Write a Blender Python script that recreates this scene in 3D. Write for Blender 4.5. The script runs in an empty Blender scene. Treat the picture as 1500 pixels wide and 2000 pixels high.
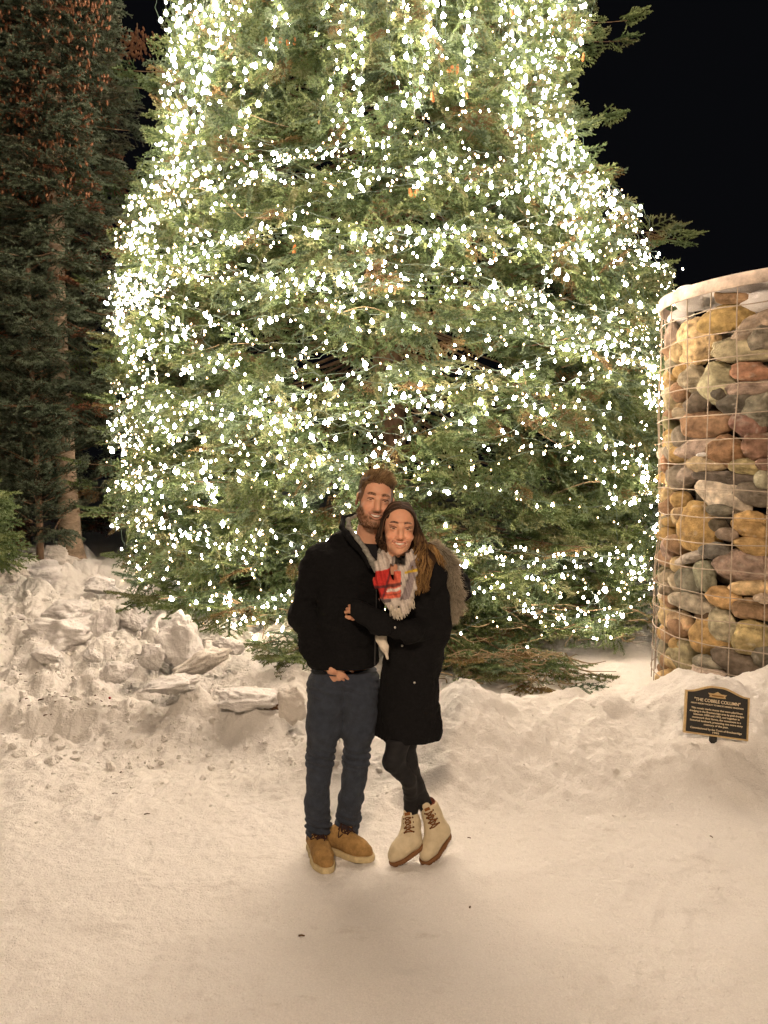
import bpy, math, random
import numpy as np
from math import radians, sin, cos, pi, tan

sc = bpy.context.scene
# ---------------------------------------------------------------- camera
F = 1444.0; PITCH = radians(3.0); CAMZ = 1.75
cam_d = bpy.data.cameras.new("camera"); cam = bpy.data.objects.new("camera", cam_d)
sc.collection.objects.link(cam); sc.camera = cam
cam.location = (0, 0, CAMZ); cam.rotation_euler = (radians(90) - PITCH, 0, 0)
cam_d.sensor_width = 36; cam_d.lens = 36 * F / 2000.0
cam_d.clip_start = 0.05; cam_d.clip_end = 2000
# ---------------------------------------------------------------- night sky
w = bpy.data.worlds.new("World"); sc.world = w; w.use_nodes = True
bg = w.node_tree.nodes["Background"]
bg.inputs[0].default_value = (0.75, 0.8, 1.0, 1); bg.inputs[1].default_value = 0.0028
# ---------------------------------------------------------------- lamps of the square behind the photographer
def lamp(name, loc, power, col, size):
    d = bpy.data.lights.new(name, 'POINT'); d.energy = power; d.color = col; d.shadow_soft_size = size
    o = bpy.data.objects.new(name, d); o.location = loc; sc.collection.objects.link(o); return o
lamp("street_lamp_light", (-0.7, -3.9, 5.6), 1700, (1.0, 0.745, 0.535), 0.45)
lamp("street_lamp_light", (4.6, -3.2, 5.0), 400, (1.0, 0.735, 0.54), 0.2)
BULB_E = 122.0
sc.view_settings.view_transform = 'Standard'; sc.view_settings.look = 'None'
sc.view_settings.exposure = 0.31; sc.view_settings.gamma = 1
sc.cycles.use_denoising = True
sc.cycles.max_bounces = 5; sc.cycles.diffuse_bounces = 3; sc.cycles.glossy_bounces = 2
sc.cycles.sample_clamp_indirect = 4.0; sc.cycles.sample_clamp_direct = 0
sc.cycles.use_light_tree = True
sc.render.use_persistent_data = False

# ---------------------------------------------------------------- helpers
rng = np.random.default_rng(11); random.seed(5)
def W(px, py, Y):
    u = (px - 750) / F; v = (1000 - py) / F
    dy = cos(PITCH) + v * sin(PITCH); dz = v * cos(PITCH) - sin(PITCH)
    t = Y / dy
    return np.array([u * t, Y, CAMZ + dz * t])
def WZ(px, py, z):
    u = (px - 750) / F; v = (1000 - py) / F
    dy = cos(PITCH) + v * sin(PITCH); dz = v * cos(PITCH) - sin(PITCH)
    t = (z - CAMZ) / dz
    return np.array([u * t, dy * t, z])

def hash3(ix, iy, iz, seed=0):
    h = (ix.astype(np.int64) * 374761393 + iy.astype(np.int64) * 668265263 + iz.astype(np.int64) * 2147483647 + seed * 1274126177) & 0xffffffff
    h = ((h ^ (h >> 13)) * 1274126177) & 0xffffffff
    h = ((h ^ (h >> 16)) * 2246822519) & 0xffffffff
    return ((h ^ (h >> 15)) & 0xffffff) / float(0xffffff)
def noise(x, y, z, seed=0):
    x, y, z = np.broadcast_arrays(x, y, z)
    ix = np.floor(x); iy = np.floor(y); iz = np.floor(z)
    fx = x - ix; fy = y - iy; fz = z - iz
    fx = fx * fx * (3 - 2 * fx); fy = fy * fy * (3 - 2 * fy); fz = fz * fz * (3 - 2 * fz)
    r = 0
    for a in (0, 1):
        for b in (0, 1):
            for c in (0, 1):
                wgt = (fx if a else 1 - fx) * (fy if b else 1 - fy) * (fz if c else 1 - fz)
                r = r + wgt * hash3(ix + a, iy + b, iz + c, seed)
    return r * 2 - 1
def fbm(x, y, z, oct=4, seed=0, rough=0.5):
    a = 1.0; r = 0; f = 1.0
    for i in range(oct):
        r = r + a * noise(x * f, y * f, z * f, seed + i * 17); a *= rough; f *= 2.03
    return r
def sstep(a, b, x):
    t = np.clip((x - a) / (b - a), 0, 1); return t * t * (3 - 2 * t)

def wloc(o):
    v = np.zeros(3)
    while o is not None:
        v += np.array(o.location); o = o.parent
    return v
def tag(o, label=None, cat=None, group=None, kind=None):
    if label: o['label'] = label
    if cat: o['category'] = cat
    if group: o['group'] = group
    if kind: o['kind'] = kind
    return o
def thing(name, loc, label, cat, group=None):
    o = bpy.data.objects.new(name, None); o.location = tuple(float(c) for c in loc); o.empty_display_size = 0.1
    sc.collection.objects.link(o); return tag(o, label, cat, group)
def npmesh(name, V, Fc, mats, col=None, smooth=True, mi=None):
    V = np.ascontiguousarray(V, dtype=np.float32)
    me = bpy.data.meshes.new(name)
    faces = Fc if isinstance(Fc, list) else [Fc]
    faces = [np.asarray(f) for f in faces if len(f)]
    nl = sum(f.size for f in faces); nf = sum(len(f) for f in faces)
    me.vertices.add(len(V)); me.vertices.foreach_set("co", V.ravel())
    me.loops.add(nl); me.polygons.add(nf)
    me.loops.foreach_set("vertex_index", np.concatenate([f.ravel() for f in faces]).astype(np.int32))
    tot = np.concatenate([np.full(len(f), f.shape[1]) for f in faces]).astype(np.int32)
    st = np.concatenate([[0], np.cumsum(tot)[:-1]]).astype(np.int32)
    me.polygons.foreach_set("loop_start", st)
    me.polygons.foreach_set("use_smooth", np.full(nf, smooth))
    if mi is not None: me.polygons.foreach_set("material_index", np.asarray(mi, dtype=np.int32))
    if col is not None:
        at = me.color_attributes.new("Col", 'FLOAT_COLOR', 'POINT')
        c = np.ones((len(V), 4), dtype=np.float32); c[:, :3] = col
        at.data.foreach_set("color", c.ravel())
    for m in (mats if isinstance(mats, (list, tuple)) else [mats]): me.materials.append(m)
    me.update(calc_edges=True)
    if len(V) < 600000: me.validate()
    if len(V) > 600000: print(name, len(V) // 3, 'tris')
    return me
def mk(name, V, Fc, mats, parent=None, loc=None, **kw):
    V = np.asarray(V, dtype=float)
    base = wloc(parent) if parent is not None else np.zeros(3)
    if loc is not None: base = base + 0; V = V - np.asarray(loc)
    else: V = V - base
    o = bpy.data.objects.new(name, npmesh(name, V, Fc, mats, **kw))
    sc.collection.objects.link(o)
    if parent is not None: o.parent = parent
    if loc is not None: o.location = tuple(float(c) for c in (np.asarray(loc) - base))
    return o

# ---- materials
def mat(name, col=None, rough=0.8, spec=0.3, vcol=False, mott=0.0, mscale=20, bump=0.0, bscale=80, metal=0.0, tint=None, sheen=0.0, trans=0.0, stretch=(1,1,1), sss=0.0):
    m = bpy.data.materials.new(name); m.use_nodes = True
    nt = m.node_tree; N = nt.nodes; L = nt.links; b = N["Principled BSDF"]
    b.inputs["Roughness"].default_value = rough; b.inputs["Specular IOR Level"].default_value = spec
    b.inputs["Metallic"].default_value = metal
    if sheen: b.inputs["Sheen Weight"].default_value = sheen; b.inputs["Sheen Roughness"].default_value = 0.5
    if sss:
        b.inputs["Subsurface Weight"].default_value = sss; b.inputs["Subsurface Radius"].default_value = (0.012, 0.005, 0.003); b.inputs["Subsurface Scale"].default_value = 1.0
    tc = N.new("ShaderNodeTexCoord"); mp = N.new("ShaderNodeMapping"); mp.inputs["Scale"].default_value = stretch
    L.new(tc.outputs["Object"], mp.inputs[0])
    src = None
    if vcol:
        a = N.new("ShaderNodeAttribute"); a.attribute_name = "Col"; src = a.outputs["Color"]
    if mott:
        n = N.new("ShaderNodeTexNoise"); n.inputs["Scale"].default_value = mscale; n.inputs["Detail"].default_value = 6
        n.inputs["Roughness"].default_value = 0.65
        L.new(mp.outputs[0], n.inputs["Vector"])
        mr = N.new("ShaderNodeMapRange"); mr.inputs[1].default_value = 0.3; mr.inputs[2].default_value = 0.7
        mr.inputs[3].default_value = 1 - mott; mr.inputs[4].default_value = 1 + mott
        L.new(n.outputs[0], mr.inputs[0])
        mx = N.new("ShaderNodeVectorMath"); mx.operation = 'SCALE'
        if src: L.new(src, mx.inputs[0])
        else: mx.inputs[0].default_value = col[:3]
        L.new(mr.outputs[0], mx.inputs["Scale"]); src = mx.outputs[0]
    if src: L.new(src, b.inputs["Base Color"])
    else: b.inputs["Base Color"].default_value = (*col[:3], 1)
    if bump:
        n2 = N.new("ShaderNodeTexNoise"); n2.inputs["Scale"].default_value = bscale; n2.inputs["Detail"].default_value = 5
        L.new(mp.outputs[0], n2.inputs["Vector"])
        bp = N.new("ShaderNodeBump"); bp.inputs["Strength"].default_value = bump; bp.inputs["Distance"].default_value = 0.01
        L.new(n2.outputs[0], bp.inputs["Height"]); L.new(bp.outputs[0], b.inputs["Normal"])
    return m
def emis(name, col, s):
    m = bpy.data.materials.new(name); m.use_nodes = True; b = m.node_tree.nodes["Principled BSDF"]
    b.inputs["Base Color"].default_value = (*col, 1); b.inputs["Emission Color"].default_value = (*col, 1)
    b.inputs["Emission Strength"].default_value = s; return m

# ---- implicit volumes meshed by surface nets
class Vol:
    def __init__(s, lo, hi, h):
        s.lo = np.array(lo, float); s.h = h
        s.n = np.ceil((np.array(hi) - s.lo) / h).astype(int) + 1
        s.ax = [(s.lo[i] + h * np.arange(s.n[i])).astype(np.float32) for i in range(3)]
        s.D = np.full(s.n, 0.5, dtype=np.float32)
    def sub(s, lo, hi):
        a = np.clip(np.floor((np.array(lo) - s.lo) / s.h).astype(int), 0, s.n)
        b = np.clip(np.ceil((np.array(hi) - s.lo) / s.h).astype(int) + 1, 0, s.n)
        sl = tuple(slice(a[i], b[i]) for i in range(3))
        X = s.ax[0][sl[0]][:, None, None]; Y = s.ax[1][sl[1]][None, :, None]; Z = s.ax[2][sl[2]][None, None, :]
        return sl, X, Y, Z
    def comb(s, sl, d, k, op):
        D = s.D[sl]
        if D.size == 0: return
        if op == 'add':
            if k > 0:
                h = np.maximum(k - np.abs(D - d), 0) / k; s.D[sl] = np.minimum(D, d) - h * h * k * 0.25
            else: s.D[sl] = np.minimum(D, d)
        elif op == 'cut':
            d = -d
            if k > 0:
                h = np.maximum(k - np.abs(D - d), 0) / k; s.D[sl] = np.maximum(D, d) + h * h * k * 0.25
            else: s.D[sl] = np.maximum(D, d)
    def cap(s, a, b, ra, rb=None, k=0.02, op='add', ys=1.0):
        a = np.array(a, float); b = np.array(b, float); rb = ra if rb is None else rb
        R = max(ra, rb) * max(1, ys) + k + 3 * s.h
        sl, X, Y, Z = s.sub(np.minimum(a, b) - R, np.maximum(a, b) + R)
        ay, by = a[1] / ys, b[1] / ys
        d0, d1, d2 = b[0] - a[0], by - ay, b[2] - a[2]; L = d0 * d0 + d1 * d1 + d2 * d2 + 1e-12
        x, y, z = X - a[0], Y / ys - ay, Z - a[2]
        t = np.clip((x * d0 + y * d1 + z * d2) / L, 0, 1)
        d = np.sqrt((x - t * d0) ** 2 + (y - t * d1) ** 2 + (z - t * d2) ** 2) - (ra + (rb - ra) * t)
        s.comb(sl, d, k, op); return s
    def path(s, pts, rs, k=0.02, op='add', ys=1.0):
        for i in range(len(pts) - 1): s.cap(pts[i], pts[i + 1], rs[i], rs[i + 1], k, op, ys)
        return s
    def ell(s, c, r, k=0.02, op='add', rot=None):
        c = np.array(c, float); r = np.array(r, float); R = r.max() + k + 3 * s.h
        sl, X, Y, Z = s.sub(c - R, c + R)
        x, y, z = X - c[0], Y - c[1], Z - c[2]
        if rot is not None:
            M = rot; x, y, z = (M[0][0] * x + M[1][0] * y + M[2][0] * z, M[0][1] * x + M[1][1] * y + M[2][1] * z, M[0][2] * x + M[1][2] * y + M[2][2] * z)
        k0 = np.sqrt((x / r[0]) ** 2 + (y / r[1]) ** 2 + (z / r[2]) ** 2); k1 = np.sqrt((x / r[0] ** 2) ** 2 + (y / r[1] ** 2) ** 2 + (z / r[2] ** 2) ** 2) + 1e-9
        s.comb(sl, k0 * (k0 - 1) / k1, k, op); return s
    def half(s, p, n, k=0.01):
        n = np.array(n, float); n /= np.linalg.norm(n)
        sl, X, Y, Z = s.sub(s.lo, s.lo + s.h * s.n)
        d = -((X - p[0]) * n[0] + (Y - p[1]) * n[1] + (Z - p[2]) * n[2])   # removes the side n points to
        s.comb(sl, d, k, 'cut'); return s
    def disp(s, amp, fr, seed=0, oct=3):
        m = np.abs(s.D) < amp * 2 + 2 * s.h
        i = np.nonzero(m)
        x, y, z = s.ax[0][i[0]], s.ax[1][i[1]], s.ax[2][i[2]]
        fr = (fr, fr, fr) if np.isscalar(fr) else fr
        s.D[i] += (amp * fbm(x * fr[0], y * fr[1], z * fr[2], oct, seed)).astype(np.float32); return s
    def mesh(s):
        D = s.D; D[0] = D[-1] = 0.5; D[:, 0] = D[:, -1] = 0.5; D[:, :, 0] = D[:, :, -1] = 0.5
        S = D < 0; n = np.array(D.shape)
        cnt = np.zeros(n - 1, dtype=np.int8)
        for a in (0, 1):
            for b in (0, 1):
                for c in (0, 1): cnt += S[a:n[0] - 1 + a, b:n[1] - 1 + b, c:n[2] - 1 + c]
        I = np.argwhere((cnt > 0) & (cnt < 8))
        idx = -np.ones(n - 1, dtype=np.int64); idx[I[:, 0], I[:, 1], I[:, 2]] = np.arange(len(I))
        acc = np.zeros((len(I), 3)); w = np.zeros(len(I))
        C = [(a, b, c) for a in (0, 1) for b in (0, 1) for c in (0, 1)]
        val = {c: D[I[:, 0] + c[0], I[:, 1] + c[1], I[:, 2] + c[2]] for c in C}
        for c in C:
            for ax in range(3):
                if c[ax]: continue
                e = list(c); e[ax] = 1; e = tuple(e)
                A, B = val[c], val[e]; m = (A < 0) != (B < 0)
                t = np.where(m, A / np.where(m, A - B, 1), 0)
                p = np.tile(np.array(c, float), (len(I), 1)); p[:, ax] = t
                acc += p * m[:, None]; w += m
        V = s.lo + s.h * (I + acc / w[:, None])
        Q = []
        for ax in range(3):
            o1, o2 = [(1, 2), (2, 0), (0, 1)][ax]
            sl0 = [slice(None)] * 3; sl1 = [slice(None)] * 3; sl0[ax] = slice(0, -1); sl1[ax] = slice(1, None)
            A, B = S[tuple(sl0)], S[tuple(sl1)]
            E = np.argwhere(A != B)
            flip = A[E[:, 0], E[:, 1], E[:, 2]]
            def cell(d1, d2):
                J = E.copy(); J[:, o1] += d1; J[:, o2] += d2; return idx[J[:, 0], J[:, 1], J[:, 2]]
            q = np.stack([cell(-1, -1), cell(0, -1), cell(0, 0), cell(-1, 0)], 1)
            q[~flip] = q[~flip][:, ::-1]
            Q.append(q)
        return V, np.concatenate(Q)

def rotm(yaw=0, pitch=0, roll=0):
    # local head axes: x viewer's right, -y towards viewer, z up. roll>0 tips the top to the viewer's right
    y, p, r = radians(yaw), radians(pitch), radians(roll)
    Rz = np.array([[cos(y), -sin(y), 0], [sin(y), cos(y), 0], [0, 0, 1]])
    Rx = np.array([[1, 0, 0], [0, cos(p), -sin(p)], [0, sin(p), cos(p)]])
    Ry = np.array([[cos(r), 0, sin(r)], [0, 1, 0], [-sin(r), 0, cos(r)]])
    return Ry @ Rx @ Rz

def tubes(paths, radii, sides=5, cols=None):
    """many tapered tubes in one go: paths (n,m,3), radii (n,m) -> V, quads, colours"""
    P = np.asarray(paths, float); n, m, _ = P.shape
    T = np.gradient(P, axis=1); T /= np.linalg.norm(T, axis=2, keepdims=True) + 1e-9
    up = np.where(np.abs(T[..., 2:3]) > 0.9, np.array([1., 0, 0]), np.array([0, 0, 1.]))
    A = np.cross(T, up); A /= np.linalg.norm(A, axis=2, keepdims=True) + 1e-9; B = np.cross(T, A)
    ang = np.arange(sides) * 2 * pi / sides
    R = np.broadcast_to(np.asarray(radii, float), (n, m))
    V = P[:, :, None, :] + R[:, :, None, None] * (A[:, :, None, :] * np.cos(ang)[None, None, :, None] + B[:, :, None, :] * np.sin(ang)[None, None, :, None])
    ids = np.arange(n * m * sides).reshape(n, m, sides)
    a = ids[:, :-1, :]; b = ids[:, 1:, :]
    Fq = np.stack([a, np.roll(a, -1, 2), np.roll(b, -1, 2), b], -1).reshape(-1, 4)
    c = None
    if cols is not None: c = np.repeat(np.asarray(cols).reshape(n, m, 1, 3), sides, 2).reshape(-1, 3)
    caps = None
    V = V.reshape(-1, 3)
    return V, Fq, c
def tube1(pts, r, sides=6):
    """one tube with closed ends, pts (m,3)"""
    pts = np.asarray(pts, float); m = len(pts)
    V, Fq, _ = tubes(pts[None], np.broadcast_to(r, (m,))[None], sides)
    V = np.vstack([V, pts[0], pts[-1]]); n = m * sides
    t1 = [(i, n, (i + 1) % sides) for i in range(sides)]; t2 = [((m - 1) * sides + (i + 1) % sides, n + 1, (m - 1) * sides + i) for i in range(sides)]
    return V, [Fq, np.array(t1 + t2)]
def crom(P, n):
    """Catmull-Rom through control points P (..,k,3) -> (..,n,3)"""
    P = np.asarray(P, float); k = P.shape[-2]
    Q = np.concatenate([2 * P[..., :1, :] - P[..., 1:2, :], P, 2 * P[..., -1:, :] - P[..., -2:-1, :]], -2)
    t = np.linspace(0, k - 1 - 1e-6, n); i = t.astype(int); f = (t - i)[:, None]
    a, b, c, d = (Q[..., i + j, :] for j in range(4))
    return 0.5 * (2 * b + (c - a) * f + (2 * a - 5 * b + 4 * c - d) * f ** 2 + (3 * b - a - 3 * c + d) * f ** 3)
def join(parts):
    """[(V, F or [F..]), ...] -> V, [quads, tris]"""
    Vs, Q, T, off = [], [], [], 0
    for V, Fs in parts:
        for f in (Fs if isinstance(Fs, list) else [Fs]):
            f = np.asarray(f)
            if len(f): (Q if f.shape[1] == 4 else T).append(f + off)
        Vs.append(V); off += len(V)
    return np.vstack(Vs), [np.concatenate(x) for x in (Q, T) if x]
def boxm(c, s, R=None):
    v = np.array([(x, y, z) for x in (-.5, .5) for y in (-.5, .5) for z in (-.5, .5)]) * np.array(s)
    if R is not None: v = v @ np.asarray(R).T
    return v + np.array(c), np.array([(0, 1, 3, 2), (4, 6, 7, 5), (0, 4, 5, 1), (2, 3, 7, 6), (0, 2, 6, 4), (1, 5, 7, 3)])
def ico(sub):
    import bmesh
    bm = bmesh.new(); bmesh.ops.create_icosphere(bm, subdivisions=sub, radius=1.0)
    V = np.array([v.co[:] for v in bm.verts]); Fc = np.array([[v.index for v in f.verts] for f in bm.faces]); bm.free(); return V, Fc
ICO4 = ico(4); ICO3 = ico(3); ICO2 = ico(2)
# ================================================================ SNOW GROUND
CX, CY, CR = 2.945, 5.5, 0.857            # cobble column
TX, TY = 0.06, 8.5                       # big lit spruce
_r = np.random.default_rng(8)
PRINTS = [(_r.uniform(-2.3, 2.3), _r.uniform(2.2, 4.1), _r.uniform(.6, 2.5), _r.uniform(.003, .008)) for _ in range(44)]
PRINTS = [p for p in PRINTS if not (-.7 < p[0] < .6 and 2.9 < p[1] < 3.7)]
def gh(x, y):
    """height of the snow"""
    x = np.asarray(x, float); y = np.asarray(y, float)
    h = 0.012 * fbm(x * 1.3, y * 1.3, 0 * x, 3, 3)
    wob = 0.12 * noise(x * 1.7, y * .6, 0 * x, 5)
    # bank on the right: crest near y=4.6, falls off behind
    prof = sstep(3.72, 4.52, y + wob) * (1 - 0.80 * sstep(4.66, 5.25, y + wob * .5))
    xr = sstep(-0.25, 0.5, x)
    crest = 0.30 + 0.07 * np.exp(-((x - 0.45) / 0.28) ** 2) - .02 * np.exp(-((x - 1.35) / 0.4) ** 2) + 0.13 * np.exp(-((x - 1.93) / 0.2) ** 2) + 0.14 * sstep(1.9, 2.5, x)
    h = h + prof * xr * crest
    h = h + prof * xr * (0.035 * fbm(x * 4, y * 4, 0 * x, 4, 9)) + .02 * xr * sstep(3.6, 4, y) * sstep(4.9, 4.6, y) * fbm(x * 5 + y * 6, y * 1.5 - x * 2, 0 * x, 4, 91, .65)
    # footprints and scrapes on the bank's face
    # base under the column
    h = h + 0.14 * np.exp(-(((x - CX) / 1.3) ** 2 + ((y - 5.1) / 0.8) ** 2))
    h = h + .165 * np.exp(-((x - 1.80) / .42) ** 2 - ((y - 4.02) / .20) ** 2)
    # raised rubble bank on the left
    xl = sstep(0.25, -0.75, x)
    left = sstep(4.55, 5.25, y - 0.25 * noise(x * 1.2, y * 0.2, 0 * x, 8)) * 0.16 + sstep(5.3, 7.0, y) * (0.30 + 0.10 * sstep(-1.5, -4, x)) + 0.28 * np.exp(-(((x + 4.6) / 1.5) ** 2 + ((y - 8.4) / .9) ** 2))
    h = h + xl * left
    h = h + xl * sstep(4.3, 5.0, y) * (1 - sstep(8.5, 12, y)) * (0.15 * (np.abs(fbm(x * 2.2, y * 2.2, 0 * x, 3, 21, 0.5)) - .3) + .035 * sstep(.1, .25, noise(x * 6, y * 6, 0 * x, 55)) + .022 * sstep(.0, .2, noise(x * 13 + y * 3, y * 12, 0 * x, 56)) + .012 * fbm(x * 14, y * 14, 0 * x, 3, 57))
    h = h + 0.19 * np.exp(-(((x + 0.66) / 0.30) ** 2 + ((y - 4.75) / 0.24) ** 2)) + 0.14 * np.exp(-(((x + 1.25) / 0.36) ** 2 + ((y - 4.85) / 0.25) ** 2)) * (1 + .3 * noise(x * 6, y * 6, 0 * x, 4))
    h = h + 0.20 * np.exp(-(((x + 0.36) / 0.17) ** 2 + ((y - 4.35) / 0.18) ** 2))
    # small crust relief on the trodden path and hummocks
    m = sstep(3.3, 4.2, y + .3 * noise(x, y, 0 * x, 2))
    h = h + (0.004 + 0.014 * m) * fbm(x * 7, y * 7, 0 * x, 4, 31, 0.6) + 0.010 * (1 - m) * np.abs(fbm(x * 16, y * 22, 0 * x, 4, 33)) * sstep(-.8, .3, noise(x * 1.6, y * 2.4, 0 * x, 77)) + .014 * (1 - m) * fbm(x * 3.1, y * 4.2, 0 * x, 3, 88)
    h = h + 0.012 * m * sstep(.35, .9, noise(x * 12, y * 12, 0 * x, 40))
    for fx, fy, fa, fl in PRINTS:
        u = (x - fx) * cos(fa) + (y - fy) * sin(fa); v = -(x - fx) * sin(fa) + (y - fy) * cos(fa); q = np.sqrt((u / .13) ** 2 + (v / .05) ** 2)
        h = h - fl * sstep(1.15, .75, q) + fl * .5 * np.exp(-((q - 1.3) / .25) ** 2)
    far = np.hypot(x, y)
    return h * (1 - 0.5 * sstep(12, 30, far))
def grid1(lo, hi, step, far):
    a = np.arange(lo, hi, step); g = []; s = step; v = hi
    while v < far: g.append(v); s *= 1.22; v += s
    g2 = []; s = step; v = lo
    while v > -far:
        s *= 1.22; v -= s; g2.append(v)
    return np.concatenate([g2[::-1], a, g])
gx = grid1(-3.6, 3.2, 0.0115, 180); gy = grid1(1.9, 8.0, 0.0115, 180)
Xg, Yg = np.meshgrid(gx, gy, indexing='ij')
Hg = gh(Xg, Yg)
nx, ny = Xg.shape; ids = np.arange(nx * ny).reshape(nx, ny)
Fg = np.stack([ids[:-1, :-1], ids[1:, :-1], ids[1:, 1:], ids[:-1, 1:]], -1).reshape(-1, 4)
def snowmat(name, a, b, dirt=True, grey=0.0):
    m = bpy.data.materials.new(name); m.use_nodes = True; nt = m.node_tree; N = nt.nodes; L = nt.links; bs = N["Principled BSDF"]
    bs.inputs["Roughness"].default_value = 0.62; bs.inputs["Specular IOR Level"].default_value = 0.28
    tc = N.new("ShaderNodeTexCoord")
    def nz(scale, det=5, rough=.6, sc3=None):
        n = N.new("ShaderNodeTexNoise"); n.inputs["Scale"].default_value = scale; n.inputs["Detail"].default_value = det; n.inputs["Roughness"].default_value = rough
        if sc3:
            mp = N.new("ShaderNodeMapping"); mp.inputs["Scale"].default_value = sc3; L.new(tc.outputs["Object"], mp.inputs[0]); L.new(mp.outputs[0], n.inputs[0])
        else: L.new(tc.outputs["Object"], n.inputs[0])
        return n
    n1 = nz(1.1); r1 = N.new("ShaderNodeValToRGB"); r1.color_ramp.elements[0].color = (*a, 1); r1.color_ramp.elements[1].color = (*b, 1)
    r1.color_ramp.elements[0].position = .3; r1.color_ramp.elements[1].position = .72
    L.new(n1.outputs[0], r1.inputs[0]); src = r1.outputs[0]
    if dirt:
        n2 = nz(2.6, 8, .75, (1, 2.2, 1)); r2 = N.new("ShaderNodeMapRange"); r2.inputs[1].default_value = .59; r2.inputs[2].default_value = .82; r2.inputs[4].default_value = .55
        L.new(n2.outputs[0], r2.inputs[0])
        mx = N.new("ShaderNodeMix"); mx.data_type = 'RGBA'; mx.inputs[7].default_value = (.27, .19, .12, 1)
        L.new(r2.outputs[0], mx.inputs[0]); L.new(src, mx.inputs[6]); src = mx.outputs[2]
    n5 = nz(160, 3, .6); r5 = N.new("ShaderNodeMapRange"); r5.inputs[1].default_value = .3; r5.inputs[2].default_value = .7; r5.inputs[3].default_value = .91; r5.inputs[4].default_value = 1.07
    L.new(n5.outputs[0], r5.inputs[0]); vm = N.new("ShaderNodeVectorMath"); vm.operation = 'SCALE'; L.new(src, vm.inputs[0]); L.new(r5.outputs[0], vm.inputs["Scale"])
    L.new(vm.outputs[0], bs.inputs["Base Color"])
    n3 = nz(28, 8, .7); n4 = nz(140, 4, .6)
    b1 = N.new("ShaderNodeBump"); b1.inputs["Strength"].default_value = .8; b1.inputs["Distance"].default_value = .035; L.new(n3.outputs[0], b1.inputs["Height"])
    b2 = N.new("ShaderNodeBump"); b2.inputs["Strength"].default_value = .75; b2.inputs["Distance"].default_value = .010; L.new(n4.outputs[0], b2.inputs["Height"]); L.new(b1.outputs[0], b2.inputs["Normal"])
    L.new(b2.outputs[0], bs.inputs["Normal"])
    return m
M_snow = snowmat("snow", (.82, .79, .73), (.88, .855, .81))
M_ice = snowmat("packed_snow", (.72, .66, .58), (.84, .80, .74))
M_white = snowmat("fresh_snow", (.84, .81, .78), (.88, .86, .83), dirt=False)
g = mk("ground", np.stack([Xg, Yg, Hg], -1).reshape(-1, 3), Fg, M_snow)
tag(g, kind='structure')

# broken blocks of ploughed snow at the left and by the tree
def rock(c, r, rot, seed, amp=.25, facets=7, base=ICO4, fr=1.3, lo=.62, hi=.86, full=.92):
    V, Fc = base; rg = np.random.default_rng(seed)
    P = V.copy()
    for _ in range(facets):
        n = rg.normal(size=3); n /= np.linalg.norm(n); dd = rg.uniform(lo, hi)
        s = P @ n; P = P - np.maximum(s - dd, 0)[:, None] * n * full
    d = 1 + amp * fbm(V[:, 0] * fr + seed, V[:, 1] * fr, V[:, 2] * fr, 4, seed % 97)
    P = P * d[:, None]
    P = P * np.array(r)
    return P @ np.asarray(rot).T + np.array(c), Fc
ICO5 = ico(5)
blocks = [ # px, py, width px, height px, Y, tilt, label
 (135, 1205, 120, 62, 6.6, -8, "long pale snow block perched on the rubble beside the bare trunk"),
 (122, 1245, 135, 75, 6.2, 5, "broad rounded snow boulder in the middle of the left rubble"),
 (205, 1235, 62, 90, 6.3, 12, "upright snow slab just right of the broad rounded boulder"),
 (60, 1125, 110, 60, 7.6, 10, "grey snow block high on the pile at the far left"),
 (20, 1140, 80, 60, 7.3, -15, "grey dirty snow block at the frame's left edge"),
 (100, 1095, 80, 50, 8.0, 8, "grey snow lump against the left side of the bare trunk"),
 (200, 1150, 70, 40, 7.2, -5, "small snow lump right of the bare trunk's foot"),
 (345, 1255, 95, 115, 5.7, -14, "tall leaning snow slab under the tree's left skirt"),
 (395, 1300, 110, 42, 5.2, -24, "flat tilted snow slab with a dirty edge below the leaning slab"),
 (300, 1290, 45, 60, 5.35, 18, "narrow snow fin standing over the dark hollow"),
 (230, 1320, 62, 44, 5.0, 0, "rounded snow lump left of the narrow snow fin"),
 (450, 1270, 60, 30, 5.4, 4, "low snow lump right of the leaning slab"),
 (255, 1215, 60, 46, 6.4, 20, "small snow block between the upright slab and the tree"),
 (572, 1385, 56, 72, 4.25, 5, "yellowish squared snow block beside the man's right leg"),
 (330, 1345, 120, 34, 4.9, -6, "long low snow hump in front of the tilted slab"),
 (480, 1372, 120, 40, 4.75, 3, "smooth snow hump left of the yellowish block"),
 (90, 1285, 60, 34, 5.7, 6, "small snow lump near the twigs at the left"),
 (180, 1290, 40, 30, 5.6, -12, "little snow lump under the upright slab"),
 (40, 1225, 60, 40, 6.5, 0, "snow lump at the left edge behind the twig litter"),
]
for i, (px, py, wp, hp, Y, tilt, lab) in enumerate(blocks):
    c = W(px, py, Y); s = Y / F
    V, Fc = rock(c, (wp * s * .54, wp * s * .38, hp * s * .48), rotm(random.uniform(-25, 25), 0, tilt), 100 + i, .26, 8, ICO5, 1.9, .6, .9, .8)
    V = c + (V - c) * (1 + .07 * fbm(V[:, 0] * 12, V[:, 1] * 12, V[:, 2] * 12, 5, i, .62))[:, None]
    V[:, 2] += .03; loc = (c[0], c[1], c[2] - hp * s * .5)
    tag(mk("snow_block", V, Fc, M_ice if i in (4, 5, 8, 13) else M_white, loc=loc), lab, "snow block", "broken snow blocks along the bank")
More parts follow.
